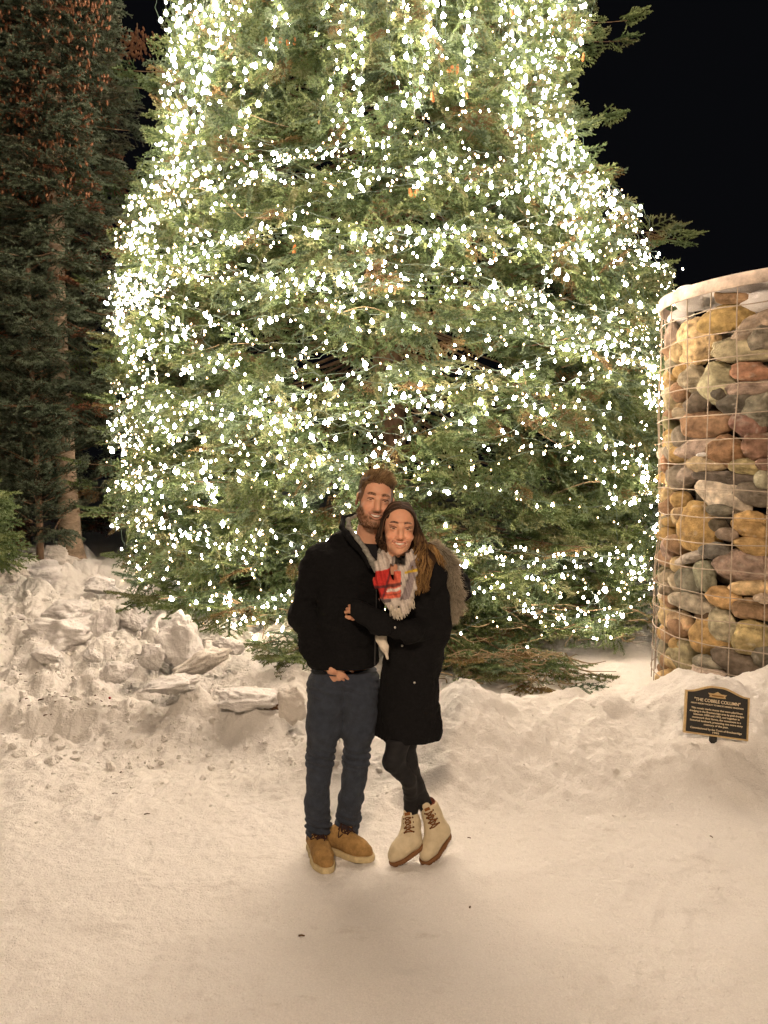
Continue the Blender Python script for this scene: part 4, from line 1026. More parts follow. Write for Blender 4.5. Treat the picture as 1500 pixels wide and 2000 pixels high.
def head_color(V, male, skin):
    x, y, z = V.T; col = np.tile(np.array(skin), (len(V), 1)); front = y < -.04
    n = fbm(x * 40, y * 40, z * 40, 3, 5)
    red = np.exp(-(((np.abs(x) - .042) / .02) ** 2 + ((z + .036) / .02) ** 2)) * (y < -.04) + np.exp(-((x / .013) ** 2 + ((z + .037) / .012) ** 2)) * (y < -.09)
    col = col * (1 + .04 * n[:, None]); col *= 1 + red[:, None] * np.array([.06, -.05, -.06])
    d, zc = mouthdist(V); lips = sstep(.0062, .0042, d) * (d > 0) * (y < -.078) * (np.abs(x) < .0355)
    lc = np.array([.40, .19, .13]) if male else np.array([.44, .19, .14]); col = col * (1 - lips[:, None]) + lc * lips[:, None]
    inside = (d < .0004) * (y < -.06) * (y > -.101)
    ins = inside * (y > -.0975 + .018 * (x / .025) ** 2); col[ins > 0] = (.09, .02, .02)
    # brows
    bzl = .0235 + .004 * np.sin(np.clip((np.abs(x) - .012) / .038, 0, 1) * pi) + (.0 if male else .001)
    th = (.0050 if male else .0036) * sstep(.054, .040, np.abs(x)) + .0008
    br = sstep(th + .0015, th - .001, np.abs(z - bzl)) * sstep(.010, .014, np.abs(x)) * sstep(.054, .049, np.abs(x)) * (y < -.05)
    br *= np.clip(.85 + .5 * fbm(x * 500, y * 100, z * 220, 2, 3), 0, 1)
    bc = np.array([.07, .035, .018]) if male else np.array([.035, .018, .012]); col = col * (1 - br[:, None]) + bc * br[:, None]
    # lash lines widened for socket shade, with nostril and mouth-corner shade painted in
    ax = np.abs(x)
    lz = .0040 + .0038 * np.sin(np.clip((ax - .018) / .028, 0, 1) * pi) ** .8
    la = sstep(.0036, .0014, np.abs(z - lz)) * sstep(.016, .019, ax) * sstep(.049, .046, ax) * (y < -.06) ; ll = sstep(.0022, .0008, np.abs(z + lz * .75)) * sstep(.018, .022, ax) * sstep(.048, .044, ax) * (y < -.06) * .55; la = np.maximum(la, ll)
    nos = np.exp(-(((ax - .0068) / .0026) ** 2 + ((z + .0468) / .0018) ** 2)) * (y < -.09); la = np.maximum(la, nos * .6)
    mc_ = np.exp(-(((ax - .0315) / .002) ** 2 + ((z + .058) / .003) ** 2)) * (y < -.07) * .5; la = np.maximum(la, mc_)
    col = col * (1 - la[:, None]) + np.array([.03, .015, .01]) * la[:, None]
    if not male:
        sh = np.exp(-(((ax - .032) / .016) ** 2 + ((z - .010) / .007) ** 2)) * (y < -.06) * .3; col = col * (1 - sh[:, None]) + np.array([.2, .09, .06]) * sh[:, None]
    if male:
        jaw = sstep(-.026, -.046, z + .018 * sstep(.05, .0, ax) * 0 - .35 * np.maximum(ax - .045, 0) * 1.2 + .022 * sstep(.058, .04, ax) * (z > -.06) )
        hl_ = np.interp(y, [-.09, -.06, -.035, -.01, .03, .07, .12], [.088, .076, .048, -.008, -.002, -.043, -.06]) - .055 * sstep(.052, .064, ax) * (y < 0) * (y > -.05)
        hm = sstep(-.002, .004, z - hl_) * .85 * (ax < .079); col = col * (1 - hm[:, None]) + np.array([.06, .033, .017]) * hm[:, None]
        jaw = sstep(-.056, -.074, z - 2.0 * np.maximum(ax - .046, 0) + .0 * x)
        must = np.exp(-(((ax - .004) / .024) ** 4 + ((z + .0545) / .0065) ** 2)) * (y < -.07)
        cheek = np.exp(-((ax / .030) ** 4 + ((z + .062) / .020) ** 4)) * (z > -.066) * 0
        be = np.clip(np.maximum(jaw * (z > -.125) * (y < .03), must) - lips - cheek, 0, 1)
        soul = np.exp(-((x / .03) ** 4 + ((z + .087) / .006) ** 2)) * (y < -.07) * .35
        be = np.clip(be - soul, 0, 1) * np.clip(.74 + .25 * fbm(x * 260, y * 260, z * 130, 3, 8), 0, .86)
        be *= (z > -.118) | (y < -.02)
        col = col * (1 - be[:, None]) + np.array([.085, .042, .02]) * be[:, None]
    return np.clip(col, .004, .9)

def make_head(male, c, R, skin):
    v = head_vol(male); V, Fq = v.mesh(); col = head_color(V, male, skin)
    return V @ R.T + c, Fq, col
def eyes(parent, c, R, col_iris):
    out = []
    for s in (-1, 1):
        V, Fc = ICO3; e = np.array([s * .0315, -.0745, .0006]); Vl = V * .0120 + e
        look = np.array([s * -.04, -1, -.02]); look /= np.linalg.norm(look); dt = V @ look
        col = np.tile(np.array([.34, .29, .25]), (len(V), 1)); ir = sstep(.83, .86, dt); col = col * (1 - ir[:, None]) + np.array(col_iris) * ir[:, None]
        pu = sstep(.965, .975, dt); col = col * (1 - pu[:, None]) + .005 * pu[:, None]
        mk("eye", Vl @ R.T + c, Fc, mat("eye", rough=.15, spec=.5, vcol=True), parent, col=col)
    # teeth: one curved upper row
    v = Vol((-.035, -.115, -.09), (.035, -.06, -.045), .0012)
    for t0, t1 in zip(np.linspace(-1, 1, 9)[:-1], np.linspace(-1, 1, 9)[1:]):
        q = lambda t: (t * .0262, -.0935 + .0195 * t * t, -.0668 + .0095 * t * t); v.cap(q(t0), q(t1), .0060 * (1 - .6 * t0 * t0), .0060 * (1 - .6 * t1 * t1), 0)
    V, Fq = v.mesh(); mk("teeth", V @ R.T + c, Fq, M_tooth, parent)

def hand(Rm, c, side, curl=(.5, .5, .5, .5), thumb=.5, s=1.0, h=.0018, cuff=None, skin=(.46, .24, .15)):
    """palm with five jointed fingers; local +x towards the fingertips, +z back of the hand, thumb on side*y"""
    v = Vol((-.10, -.07, -.10), (.13, .075, .06), h)
    v.cap((-.045, 0, 0), (0, 0, 0), .022, .023, .01, ys=1.0); v.cap((.0, -.018, 0), (.058, -.026, .0), .0145, .0125, .012); v.cap((0, .018, 0), (.06, .024, 0), .0150, .0125, .012); v.cap((0, 0, 0), (.064, 0, .002), .0155, .0130, .012)
    L = [(.040, .024, .020), (.045, .028, .021), (.041, .026, .020), (.032, .020, .018)]
    for i, (y, z0) in enumerate([(.0275, 0), (.0095, .002), (-.0090, .001), (-.0265, -.002)]):
        y *= side; p = np.array([.060 - (.006 if i == 3 else 0), y, z0]); a = 0
        for j, l in enumerate(L[i]):
            a += curl[i] * (.75, 1.1, .8)[j]; q = p + l * np.array([cos(a), side * .04 * (1.5 - i), -sin(a)])
            r = (.0090, .0080, .0072)[j] - (.0012 if i == 3 else 0); v.cap(p, q, r, r - .0007, .0025); p = q
    a = np.array([.012, side * .024, -.006]); b = a + .042 * np.array([.62, side * (.72 - .3 * thumb), -.3 - .3 * thumb]); d = b + .032 * np.array([.85, side * (.35 - .5 * thumb), -.25]); e_ = d + .022 * np.array([.95, side * .0, -.15])
    v.path([a, b, d, e_], [.0135, .0115, .0098, .0085], .006)
    V, Fq = v.mesh(); V = V * s
    x = V[:, 0]; col = np.array(skin) * (1 + .05 * fbm(V[:, 0] * 60, V[:, 1] * 60, V[:, 2] * 60, 3, 3))[:, None]
    return V @ Rm.T + c, Fq, col
def basis(x, z):
    x = np.array(x, float); x /= np.linalg.norm(x); z = np.array(z, float); y = np.cross(z, x); y /= np.linalg.norm(y); return np.stack([x, y, np.cross(x, y)], 1)
def bbox(pts, pad): p = np.array(pts); return p.min(0) - pad, p.max(0) + pad
def cat(ps):
    V = np.vstack([p[0] for p in ps]); off = np.cumsum([0] + [len(p[0]) for p in ps[:-1]])
    return V, np.concatenate([p[1] + o for p, o in zip(ps, off)]), np.vstack([p[2] for p in ps])

# ------------------------------------------------------------- THE MAN
SK_M = (.56, .30, .19)
mfoot = WZ(640, 1680, 0); mfoot[2] = float(gh(mfoot[0], mfoot[1]))
man = thing("person", mfoot, "bearded man in black fleece jacket and dark jeans, arm around the woman", "person")
mc = P(733, 977, -.03); mR = rotm(8, -2, 8)
V1, F1, C1 = make_head(True, mc, mR, SK_M)
HL = dict(hip=P(672, 1325, .03), kl=P(625, 1482, .0), al=P(623, 1612, .05), kr=P(696, 1480, .02), ar=P(678, 1600, .07))
# torso, arms and legs under the clothes
v = Vol(P(560, 1010, 0) - np.array([0, .3, 0]), P(950, 1660, .0) + np.array([0, .42, 0]), .012) if False else None
lo, hi = bbox([P(560, 1660, -.25), P(930, 1020, .35)], .03)
v = Vol(lo, hi, .011)
sh = P(690, 1078, .02)
v.cap(P(716, 1050, .02), P(700, 1085, .03), .036, .04, .03); v.cap(P(650, 1090, .03), P(740, 1092, .04), .03, .03, .04); v.cap(P(690, 1110, .03), P(675, 1300, .03), .08, .07, .05, ys=.75)
v.path([P(628, 1098, .02), P(598, 1200, .03), P(640, 1288, -.068)], [.03, .026, .022], .02); v.path([P(758, 1096, .05), P(838, 1150, .2), P(888, 1145, .17)], [.03, .026, .022], .02)
v.path([P(648, 1320, .02), HL['kl'], HL['al']], [.05, .036, .03], .02); v.path([P(700, 1320, .03), HL['kr'], HL['ar']], [.05, .036, .03], .02)
V2, F2 = v.mesh(); C2 = np.tile(np.array(SK_M), (len(V2), 1))
# right hand half in the jeans pocket: back of the hand and thumb stay outside
hb = basis(P(662, 1330, -.035) - P(638, 1296, -.075), (-.2, -1, .25))
V3, F3, C3 = hand(hb, P(650, 1306, -.092), 1, (.35, .4, .45, .5), .1, .92, skin=SK_M)
hb2 = basis((.55, .2, -.8), (.6, -.6, .2)); V4, F4, C4 = hand(hb2, P(878, 1150, .13), 1, (.4, .4, .4, .4), .5, .95, skin=SK_M)
V, Fq, C = cat([(V1, F1, C1), (V2, F2, C2), (V3, F3, C3), (V4, F4, C4)])
mk("body", V, Fq, M_skin, man, col=C); eyes(man, mc, mR, (.05, .035, .02))
# jacket
lo, hi = bbox([P(555, 1320, -.25), P(935, 1015, .38)], .02); v = Vol(lo, hi, .0048)
v.cap(P(640, 1092, .02), P(738, 1090, .03), .074, .070, .03); v.cap(P(690, 1120, .01), P(671, 1285, .01), .152, .160, .06, ys=.82)
v.cap(P(672, 1060, .03), P(735, 1062, .035), .05, .045, .05)
v.path([P(622, 1100, .01), P(599, 1160, .03), P(594, 1205, .02), P(612, 1255, -.03), P(640, 1288, -.075)], [.074, .066, .062, .056, .044], .03)
v.path([P(758, 1095, .05), P(840, 1150, .20), P(893, 1140, .17), P(903, 1160, .12)], [.068, .058, .05, .04], .03)
v.ell(P(722, 1050, -.06), (.052, .11, .095), .015, 'cut', rot=rotm(0, 0, 4))                       # neck opening
v.cap(P(717, 1030, .02), P(716, 1075, .0), .066, .05, .015, 'cut')
v.half(P(672, 1309, 0), (.02, 0, -1), .012)
v.disp(.017, (6, 6, 9), 3, 3); v.disp(.007, (16, 16, 34), 5, 3)
v.cap(P(655, 1304, -.30), P(655, 1304, .30), .001, .001, 0)
V, Fq = v.mesh(); jk = mk("jacket", V, Fq, M_fab, man)
# t-shirt in the neck opening
lo, hi = bbox([P(660, 1140, -.2), P(775, 1030, .2)], .02); v = Vol(lo, hi, .004)
v.cap(P(716, 1088, .0), P(712, 1125, .0), .092, .10, .02, ys=.9); v.cap(P(690, 1078, .02), P(742, 1078, .02), .045, .045, .02); v.half(P(720, 1051, -.08), (.0, -.55, 1), .006); v.disp(.003, 20, 2)
V, Fq = v.mesh(); mk("t_shirt", V, Fq, M_tee, man)
# collar with grey lining
M_lin = mat("grey_plaid_lining", (.17, .165, .145), .9, .2, mott=.55, mscale=55)
def strip(pts, w, th=.007, k=.01, h=.0028):
    pts = [np.array(p) for p in pts]; lo, hi = bbox(pts, max(w) + .02); v = Vol(lo, hi, h)
    v.path(pts, w, k); return v
v = strip([P(697, 1006, .05), P(680, 1016, .02), P(681, 1030, -.04), P(696, 1050, -.105), P(714, 1074, -.138), P(728, 1098, -.152), P(733, 1116, -.155)], [.008, .009, .010, .011, .013, .012, .007]); v.disp(.003, 30, 4)
V, Fq = v.mesh(); mk("collar_lining", V, Fq, M_lin, jk)
v = strip([P(752, 1010, .03), P(757, 1028, -.02), P(749, 1052, -.10), P(742, 1080, -.135), P(737, 1112, -.155)], [.012, .013, .012, .012, .008]); v.disp(.003, 30, 7)
V, Fq = v.mesh(); mk("collar_lining", V, Fq, M_lin, jk)
v = strip([P(700, 1004, .07), P(672, 1012, .04), P(668, 1030, -.02), P(684, 1052, -.085), P(706, 1080, -.125), P(724, 1106, -.142)], [.012, .013, .014, .013, .012, .009]); v.disp(.004, 18, 8)
V, Fq = v.mesh(); mk("collar", V, Fq, M_fab, jk)
mk("zip", *tube1(crom(np.array([P(734, 1112, -.160), P(735, 1170, -.150), P(733, 1240, -.145), P(732, 1300, -.140)]), 20), .0028, 6), mat("zip_metal", (.05, .05, .05), .4, metal=.6), jk)
# jeans
lo, hi = bbox([P(585, 1690, -.2), P(760, 1290, .25)], .02); v = Vol(lo, hi, .0045)
v.cap(P(642, 1300, .015), P(702, 1300, .02), .085, .085, .04, ys=1.0)
v.path([P(642, 1335, .01), P(632, 1420, -.01), HL['kl'], P(620, 1560, .02), P(623, 1650, .07)], [.098, .078, .0605, .055, .052], .016)
v.path([P(705, 1335, .02), P(700, 1420, .01), HL['kr'], P(685, 1555, .05), P(677, 1630, .10)], [.092, .076, .060, .057, .053], .012)
v.disp(.008, (10, 10, 14), 11, 3)
# knee and ankle creases
i = np.nonzero(np.abs(v.D) < .03); X_, Y_, Z_ = v.ax[0][i[0]], v.ax[1][i[1]], v.ax[2][i[2]]
for zc, sg, am in ((P(625, 1478)[2], .05, .006), (P(622, 1618, .05)[2], .06, .009), (P(650, 1335)[2], .05, .004)):
    wv = np.sin((Z_ + .25 * (X_ - P(650, 1400)[0]) + .02 * noise(X_ * 14, Y_ * 14, Z_ * 6, 3)) * 2 * pi / .034)
    v.D[i] += (am * np.exp(-((Z_ - zc) / sg) ** 2) * wv).astype(np.float32)
v.half(P(622, 1644, .02), (-.10, -.35, -1), .006) if False else None
V, Fq = v.mesh()
# trim hems by pushing stray low vertices up
jn = mk("jeans", V, Fq, M_den, man)
lo, hi = bbox([P(620, 1315, -.12), P(690, 1290, -.05)], .02)
v = Vol(lo, hi, .003); v.path([P(640, 1318, -.094), P(655, 1323, -.102), P(672, 1330, -.104)], [.006, .006, .005], .01); V, Fq = v.mesh(); mk("pocket_edge", V, Fq, M_den, jn)
# desert boots of the man
M_suede = mat("tan_suede", (.30, .18, .065), .9, .2, mott=.3, mscale=40, bump=.4, bscale=200)
M_sole = mat("pale_sole", (.47, .38, .21), .7, .3, mott=.2, mscale=50)
M_lace = mat("dark_lace", (.035, .014, .010), .8)
def shoe(name, label, parent, heel, toe, ankle, w=.047, L=None, tall=.09, upper=None, sole=None, lace=None, soleh=.026, pitch_up=0.0, big=1.0):
    """low lace-up boot from heel to toe point on the ground"""
    heel = np.array(heel, float); toe = np.array(toe, float); ax = toe - heel; L = np.linalg.norm(ax); ax /= L
    sd = np.cross(ax, [0, 0, 1]); sd /= np.linalg.norm(sd); up = np.cross(sd, ax)
    q = lambda t, s, u: heel + ax * (t * L) + sd * s + up * u
    lo, hi = bbox([q(-.12, -.08, -.02), q(1.12, .08, -.02), q(0, 0, .2), q(1, 0, .12), np.array(ankle), np.array(ankle) + [0, 0, .05]], .05)
    v = Vol(lo, hi, .0030); z = soleh
    v.path([q(.08, 0, z + .030), q(.35, 0, z + .030), q(.60, .003, z + .024), q(.78, .002, z + .016), q(.93, 0, z + .010)], [w * .80, w * .84, w * .92, w * .95, w * .72], .02)
    v.cap(q(.16, 0, z + .035), np.array(ankle), w * .80, w * .92, .03)
    v.cap(q(.30, 0, z + .05), q(.62, 0, z + .035), w * .62, w * .6, .03)
    sn = np.array(up); v.half(q(.5, 0, z * .75), -sn, .004)
    v.disp(.0025, 26, 6)
    V, Fq = v.mesh(); o = mk(name, V, Fq, upper, parent)
    if label: o['label'] = label
    v = Vol(lo, hi, .0030); v.path([q(.06, 0, z * .5), q(.35, 0, z * .5), q(.62, .003, z * .5), q(.80, .002, z * .5), q(.94, 0, z * .5)], [w * .92, w * .94, w * 1.06, w * 1.08, w * .84], .02)
    v.half(q(.5, 0, z), sn, .003); v.half(q(.5, 0, .0), -sn, .003); V, Fq = v.mesh(); mk("sole", V, Fq, sole, o)
    return o, q, sd, ax, up
def surf(o_, p, d):
    """first hit of the part's mesh seen from point p along d (world)"""
    base = wloc(o_); d = np.array(d, float); d /= np.linalg.norm(d)
    ok, loc, nrm, _ = o_.ray_cast(tuple(np.array(p) - base), tuple(d)); return (np.array(loc) + base, np.array(nrm)) if ok else (None, None)
def laces(o_, q, sd, ax, up, ts, hw, m, r=.0026, ends=True):
    bpy.context.view_layer.update(); parts = []
    def on(t, s):
        p = q(t, s, .30); h_, n_ = surf(o_, p, -up - ax * .0)
        return h_ + up * .003 if h_ is not None else None
    prev = None
    for t in ts:
        a, b = on(t, -hw), on(t, hw)
        if a is None or b is None: continue
        mid = on(t, 0); parts.append(tube1(crom(np.array([a, mid + up * .002, b]), 7), r, 5))
        if prev is not None:
            parts.append(tube1(crom(np.array([prev[0], (prev[2] + mid) / 2 + up * .004, b]), 7), r, 5)); parts.append(tube1(crom(np.array([prev[1], (prev[2] + mid) / 2 + up * .005, a]), 7), r, 5))
        prev = (a, b, mid)
    if ends and prev is not None:
        t0 = ts[0]; c0 = on(t0, 0) + up * .006
        for s_, tt in ((-.022, .22), (.016, .20), (-.012, .30), (.026, .12)):
            e = on(min(t0 + tt, .92), s_); m_ = on(min(t0 + tt * .5, .9), s_ * 1.5)
            if e is not None and m_ is not None: parts.append(tube1(crom(np.array([c0, m_ + up * .008, e + up * .002]), 8), r, 5))
    V, Fs = join(parts); mk("laces", V, Fs, m, o_)
zg = lambda p: np.array([p[0], p[1], float(gh(p[0], p[1]))])
hl, tl = WZ(617, 1660, .0), WZ(639, 1706, .0); hl = tl + (hl - tl) / np.linalg.norm(hl - tl) * .255
o, q, sd, ax, up = shoe("shoe", None, man, zg(hl), zg(tl), HL['al'] + np.array([0, 0, -.03]), upper=M_suede, sole=M_sole, w=.044, soleh=.028); laces(o, q, sd, ax, up, [.36, .43, .50, .57], .019, M_lace)
hr, tr_ = WZ(664, 1664, .0), WZ(722, 1683, .0); hr = tr_ + (hr - tr_) / np.linalg.norm(hr - tr_) * .245
o, q, sd, ax, up = shoe("shoe", None, man, zg(hr), zg(tr_), HL['ar'] + np.array([0, 0, -.02]), upper=M_suede, sole=M_sole, w=.044, soleh=.028); laces(o, q, sd, ax, up, [.36, .43, .50, .57], .019, M_lace)

# man's hair: tapering strands swept up and over
def hair_man(c, R):
    rg = np.random.default_rng(4); n = 7500
    u = rg.normal(size=(n * 3, 3)); u /= np.linalg.norm(u, axis=1)[:, None]
    cen = np.array([0, .018, .040]); rad = np.array([.077, .098, .086])
    Pt = cen + u * rad
    line = np.interp(Pt[:, 1], [-.09, -.06, -.035, -.01, .03, .07, .12], [.086, .074, .046, -.010, -.004, -.045, -.06]) - .055 * sstep(.052, .064, np.abs(Pt[:, 0])) * (Pt[:, 1] < .0) * (Pt[:, 1] > -.05)
    keep = (Pt[:, 2] > line + .009 * noise(Pt[:, 0] * 70, Pt[:, 1] * 40, Pt[:, 2] * 40, 9)) ; Pt, u = Pt[keep][:n], u[keep][:n]
    nrm = u / rad; nrm /= np.linalg.norm(nrm, axis=1)[:, None]
    top = sstep(.055, .10, Pt[:, 2]); frontw = sstep(.02, -.07, Pt[:, 1]) * top
    ln = .005 + .017 * top + .010 * frontw; ln *= rg.uniform(.5, 1.3, len(Pt)) * (1 + .5 * noise(Pt[:, 0] * 50, Pt[:, 1] * 50, Pt[:, 2] * 50, 77))
    d = nrm * .55 + np.array([.32, .15, .45]) * top[:, None] + np.array([.15, -.25, .55]) * frontw[:, None] + np.array([0, .45, -.5]) * (1 - top)[:, None]
    cl = np.stack([noise(Pt[:, 0] * 45, Pt[:, 1] * 45, Pt[:, 2] * 45, s) for s in (1, 2, 3)], 1); d += .7 * cl; d /= np.linalg.norm(d, axis=1)[:, None]
    t = np.linspace(0, 1, 5)[None, :, None]; curv = nrm * .0 + np.array([.30, .35, -.15])
    S = Pt[:, None] - nrm[:, None] * .003 + d[:, None] * ln[:, None, None] * t + curv[:, None] * (ln[:, None, None] * t ** 2 * .5)
    r = np.array([.0013, .0013, .0011, .0008, .0002])[None] * rg.uniform(.7, 1.3, (len(Pt), 1))
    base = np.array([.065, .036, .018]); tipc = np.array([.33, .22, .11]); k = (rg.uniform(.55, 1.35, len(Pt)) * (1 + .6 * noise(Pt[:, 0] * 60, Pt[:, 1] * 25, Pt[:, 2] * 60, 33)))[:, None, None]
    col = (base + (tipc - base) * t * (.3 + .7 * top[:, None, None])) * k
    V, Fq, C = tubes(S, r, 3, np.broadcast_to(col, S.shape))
    # scalp layer under the strands
    v = Vol((-.1, -.11, -.08), (.1, .14, .16), .003); v.ell(cen, rad + .001, 0)
    v.half((0, -.060, .100), (0, -.72, -.60), .006); v.half((0, -.02, -.015), (0, -.55, -1), .01)
    v.disp(.003, (60, 25, 60), 2, 2); V2, F2 = v.mesh(); C2 = np.tile(base * .8, (len(V2), 1)) * (1 + .3 * fbm(V2[:, 0] * 120, V2[:, 1] * 30, V2[:, 2] * 60, 2, 2))[:, None]
    V, Fq, C = cat([(V, Fq, C), (V2, F2, C2)])
    return V @ R.T + c, Fq, C
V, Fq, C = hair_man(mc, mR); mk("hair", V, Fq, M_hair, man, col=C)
# beard stubble
rg = np.random.default_rng(6); sel = (C1[:, 0] < .22) & (((V1 - mc) @ mR)[:, 2] < -.035) & (((V1 - mc) @ mR)[:, 1] < .02); idx_ = rg.choice(np.nonzero(sel)[0], 1800)
loc = ((V1 - mc) @ mR)[idx_]; nr = loc - np.array([0, .0, -.04]); nr /= np.linalg.norm(nr, axis=1)[:, None]
d, _z = mouthdist(loc); kk = d > .006; loc, nr = loc[kk], nr[kk]
dd = nr + np.array([0, -.1, -.8]) + rg.normal(size=loc.shape) * .3; dd /= np.linalg.norm(dd, axis=1)[:, None]
S = loc[:, None] - nr[:, None] * .001 + dd[:, None] * (.0045 * rg.uniform(.6, 1.3, (len(loc), 1, 1))) * np.linspace(0, 1, 3)[None, :, None]
V, Fq, C = tubes(S, np.array([.0007, .0006, .0002])[None], 3, np.broadcast_to(np.array([.10, .05, .022]) * rg.uniform(.6, 1.6, (len(loc), 1, 1)), S.shape)); mk("beard", V @ mR.T + mc, Fq, M_hair, man, col=C)

# ------------------------------------------------------------- THE WOMAN
SK_W = (.60, .315, .195)
wfoot = WZ(815, 1680, 0); wfoot[2] = float(gh(wfoot[0], wfoot[1]))
wom = thing("person", wfoot, "long-haired woman in black coat and plaid scarf leaning on the man", "person")
wc = P(779, 1032, -.14); wR = rotm(4, -3, 4)
WS = .94
V1w, F1, C1w = make_head(False, np.zeros(3), np.eye(3), SK_W); V1w = (V1w * WS) @ wR.T + wc
def wh(p): return (np.asarray(p, float) * WS) @ wR.T + wc
KL, KR, AL, AR = P(768, 1488, -.10), P(797, 1492, -.03), P(806, 1592, .03), P(836, 1575, .05)
lo, hi = bbox([P(660, 1620, -.25), P(900, 1060, .3)], .03); v = Vol(lo, hi, .011)
v.cap(P(785, 1085, -.08), P(800, 1110, -.04), .03, .035, .03); v.cap(P(775, 1122, -.03), P(843, 1122, -.03), .025, .025, .04); v.cap(P(808, 1130, -.02), P(808, 1320, .0), .06, .07, .05, ys=.75)
v.path([P(850, 1125, -.02), P(860, 1215, -.035), P(800, 1236, -.165), P(750, 1222, -.20), P(703, 1191, -.177)], [.03, .026, .024, .024, .02], .02)
v.path([P(792, 1340, .0), P(776, 1470, -.07), P(796, 1520, -.05)], [.04, .03, .018], .02); v.path([P(806, 1340, .02), P(798, 1480, -.02), P(810, 1525, .01)], [.04, .03, .018], .02)
V2, F2 = v.mesh(); C2 = np.tile(np.array(SK_W), (len(V2), 1))
hb = basis(P(676, 1182, -.13) - P(706, 1193, -.17), (.1, -1, .5)); V3, F3, C3 = hand(hb, P(706, 1193, -.170), 1, (.75, .8, .8, .85), .6, .80, skin=SK_W)
V, Fq, C = cat([(V1w, F1, C1w), (V2, F2, C2), (V3, F3, C3)]); mk("body", V, Fq, M_skin, wom, col=C)
wRs = wR * WS; eyes(wom, wc, wRs, (.03, .015, .008))
# coat
lo, hi = bbox([P(690, 1480, -.3), P(915, 1060, .3)], .02); v = Vol(lo, hi, .0048)
v.cap(P(770, 1128, -.02), P(846, 1122, -.02), .058, .060, .03); v.cap(P(808, 1140, -.02), P(814, 1235, -.01), .118, .120, .05, ys=.80)
v.cap(P(812, 1225, -.01), P(796, 1445, .0), .122, .148, .06, ys=.85)
v.path([P(850, 1122, -.02), P(861, 1170, -.01), P(858, 1222, -.05), P(800, 1236, -.165), P(750, 1222, -.20), P(700, 1190, -.175)], [.062, .056, .056, .052, .048, .038], .02)
v.ell(P(782, 1072, -.12), (.075, .10, .06), .02, 'cut')
v.half(P(793, 1446, .0), (-.19, 0, -1), .010); v.half(P(858, 1400, 0), (1, .3, -.02), .02)
v.disp(.017, (7, 7, 5), 13, 3); v.disp(.006, (22, 22, 24), 15, 3)
V, Fq = v.mesh(); ct = mk("coat", V, Fq, M_coat, wom)
# snaps and front edge of the coat
bpy.context.view_layer.update()
ed = []
for py in np.linspace(1262, 1436, 16):
    x = 766 - 20 * (py - 1262) / 174; h_, n_ = surf(ct, P(x, py, -.6), (0, 1, 0))
    if h_ is not None: ed.append(h_ + np.array([0, -.002, 0]))
if len(ed) > 3: mk("front_edge", *tube1(crom(np.array(ed), 40), .0045, 6), M_coat, ct)
for px, py in [(792, 1322), (735, 1352), (820, 1405), (774, 1267)]:
    h_, n_ = surf(ct, P(px, py, -.6), (0, 1, 0))
    if h_ is None: continue
    V, Fc = ICO2; mk("snap", V * np.array([.0055, .003, .0055]) + h_, Fc, M_dot, ct)
# cream top showing between the coats
lo, hi = bbox([P(725, 1300, -.22), P(775, 1235, -.08)], .02); v = Vol(lo, hi, .0028)
v.path([P(744, 1246, -.155), P(751, 1264, -.158), P(757, 1286, -.150)], [.026, .017, .005], .01, ys=1.0); v.disp(.002, 40, 3); V, Fq = v.mesh(); mk("cream_top", V, Fq, M_cream, wom)
# leggings
lo, hi = bbox([P(735, 1665, -.25), P(870, 1400, .25)], .02); v = Vol(lo, hi, .0042)
v.path([P(786, 1400, -.02), P(777, 1450, -.08), P(768, 1486, -.10), P(798, 1524, -.06), P(804, 1560, .01), AL + [-.018, .004, -.10]], [.070, .051, .047, .034, .034, .034], .014)
v.path([P(800, 1400, .0), P(792, 1450, -.02), P(796, 1492, -.02), P(812, 1532, .01), AR + [0, 0, -.02]], [.058, .048, .046, .036, .031], .014); v.disp(.003, (18, 18, 34), 3, 3)
V, Fq = v.mesh(); mk("leggings", V, Fq, M_leg, wom)
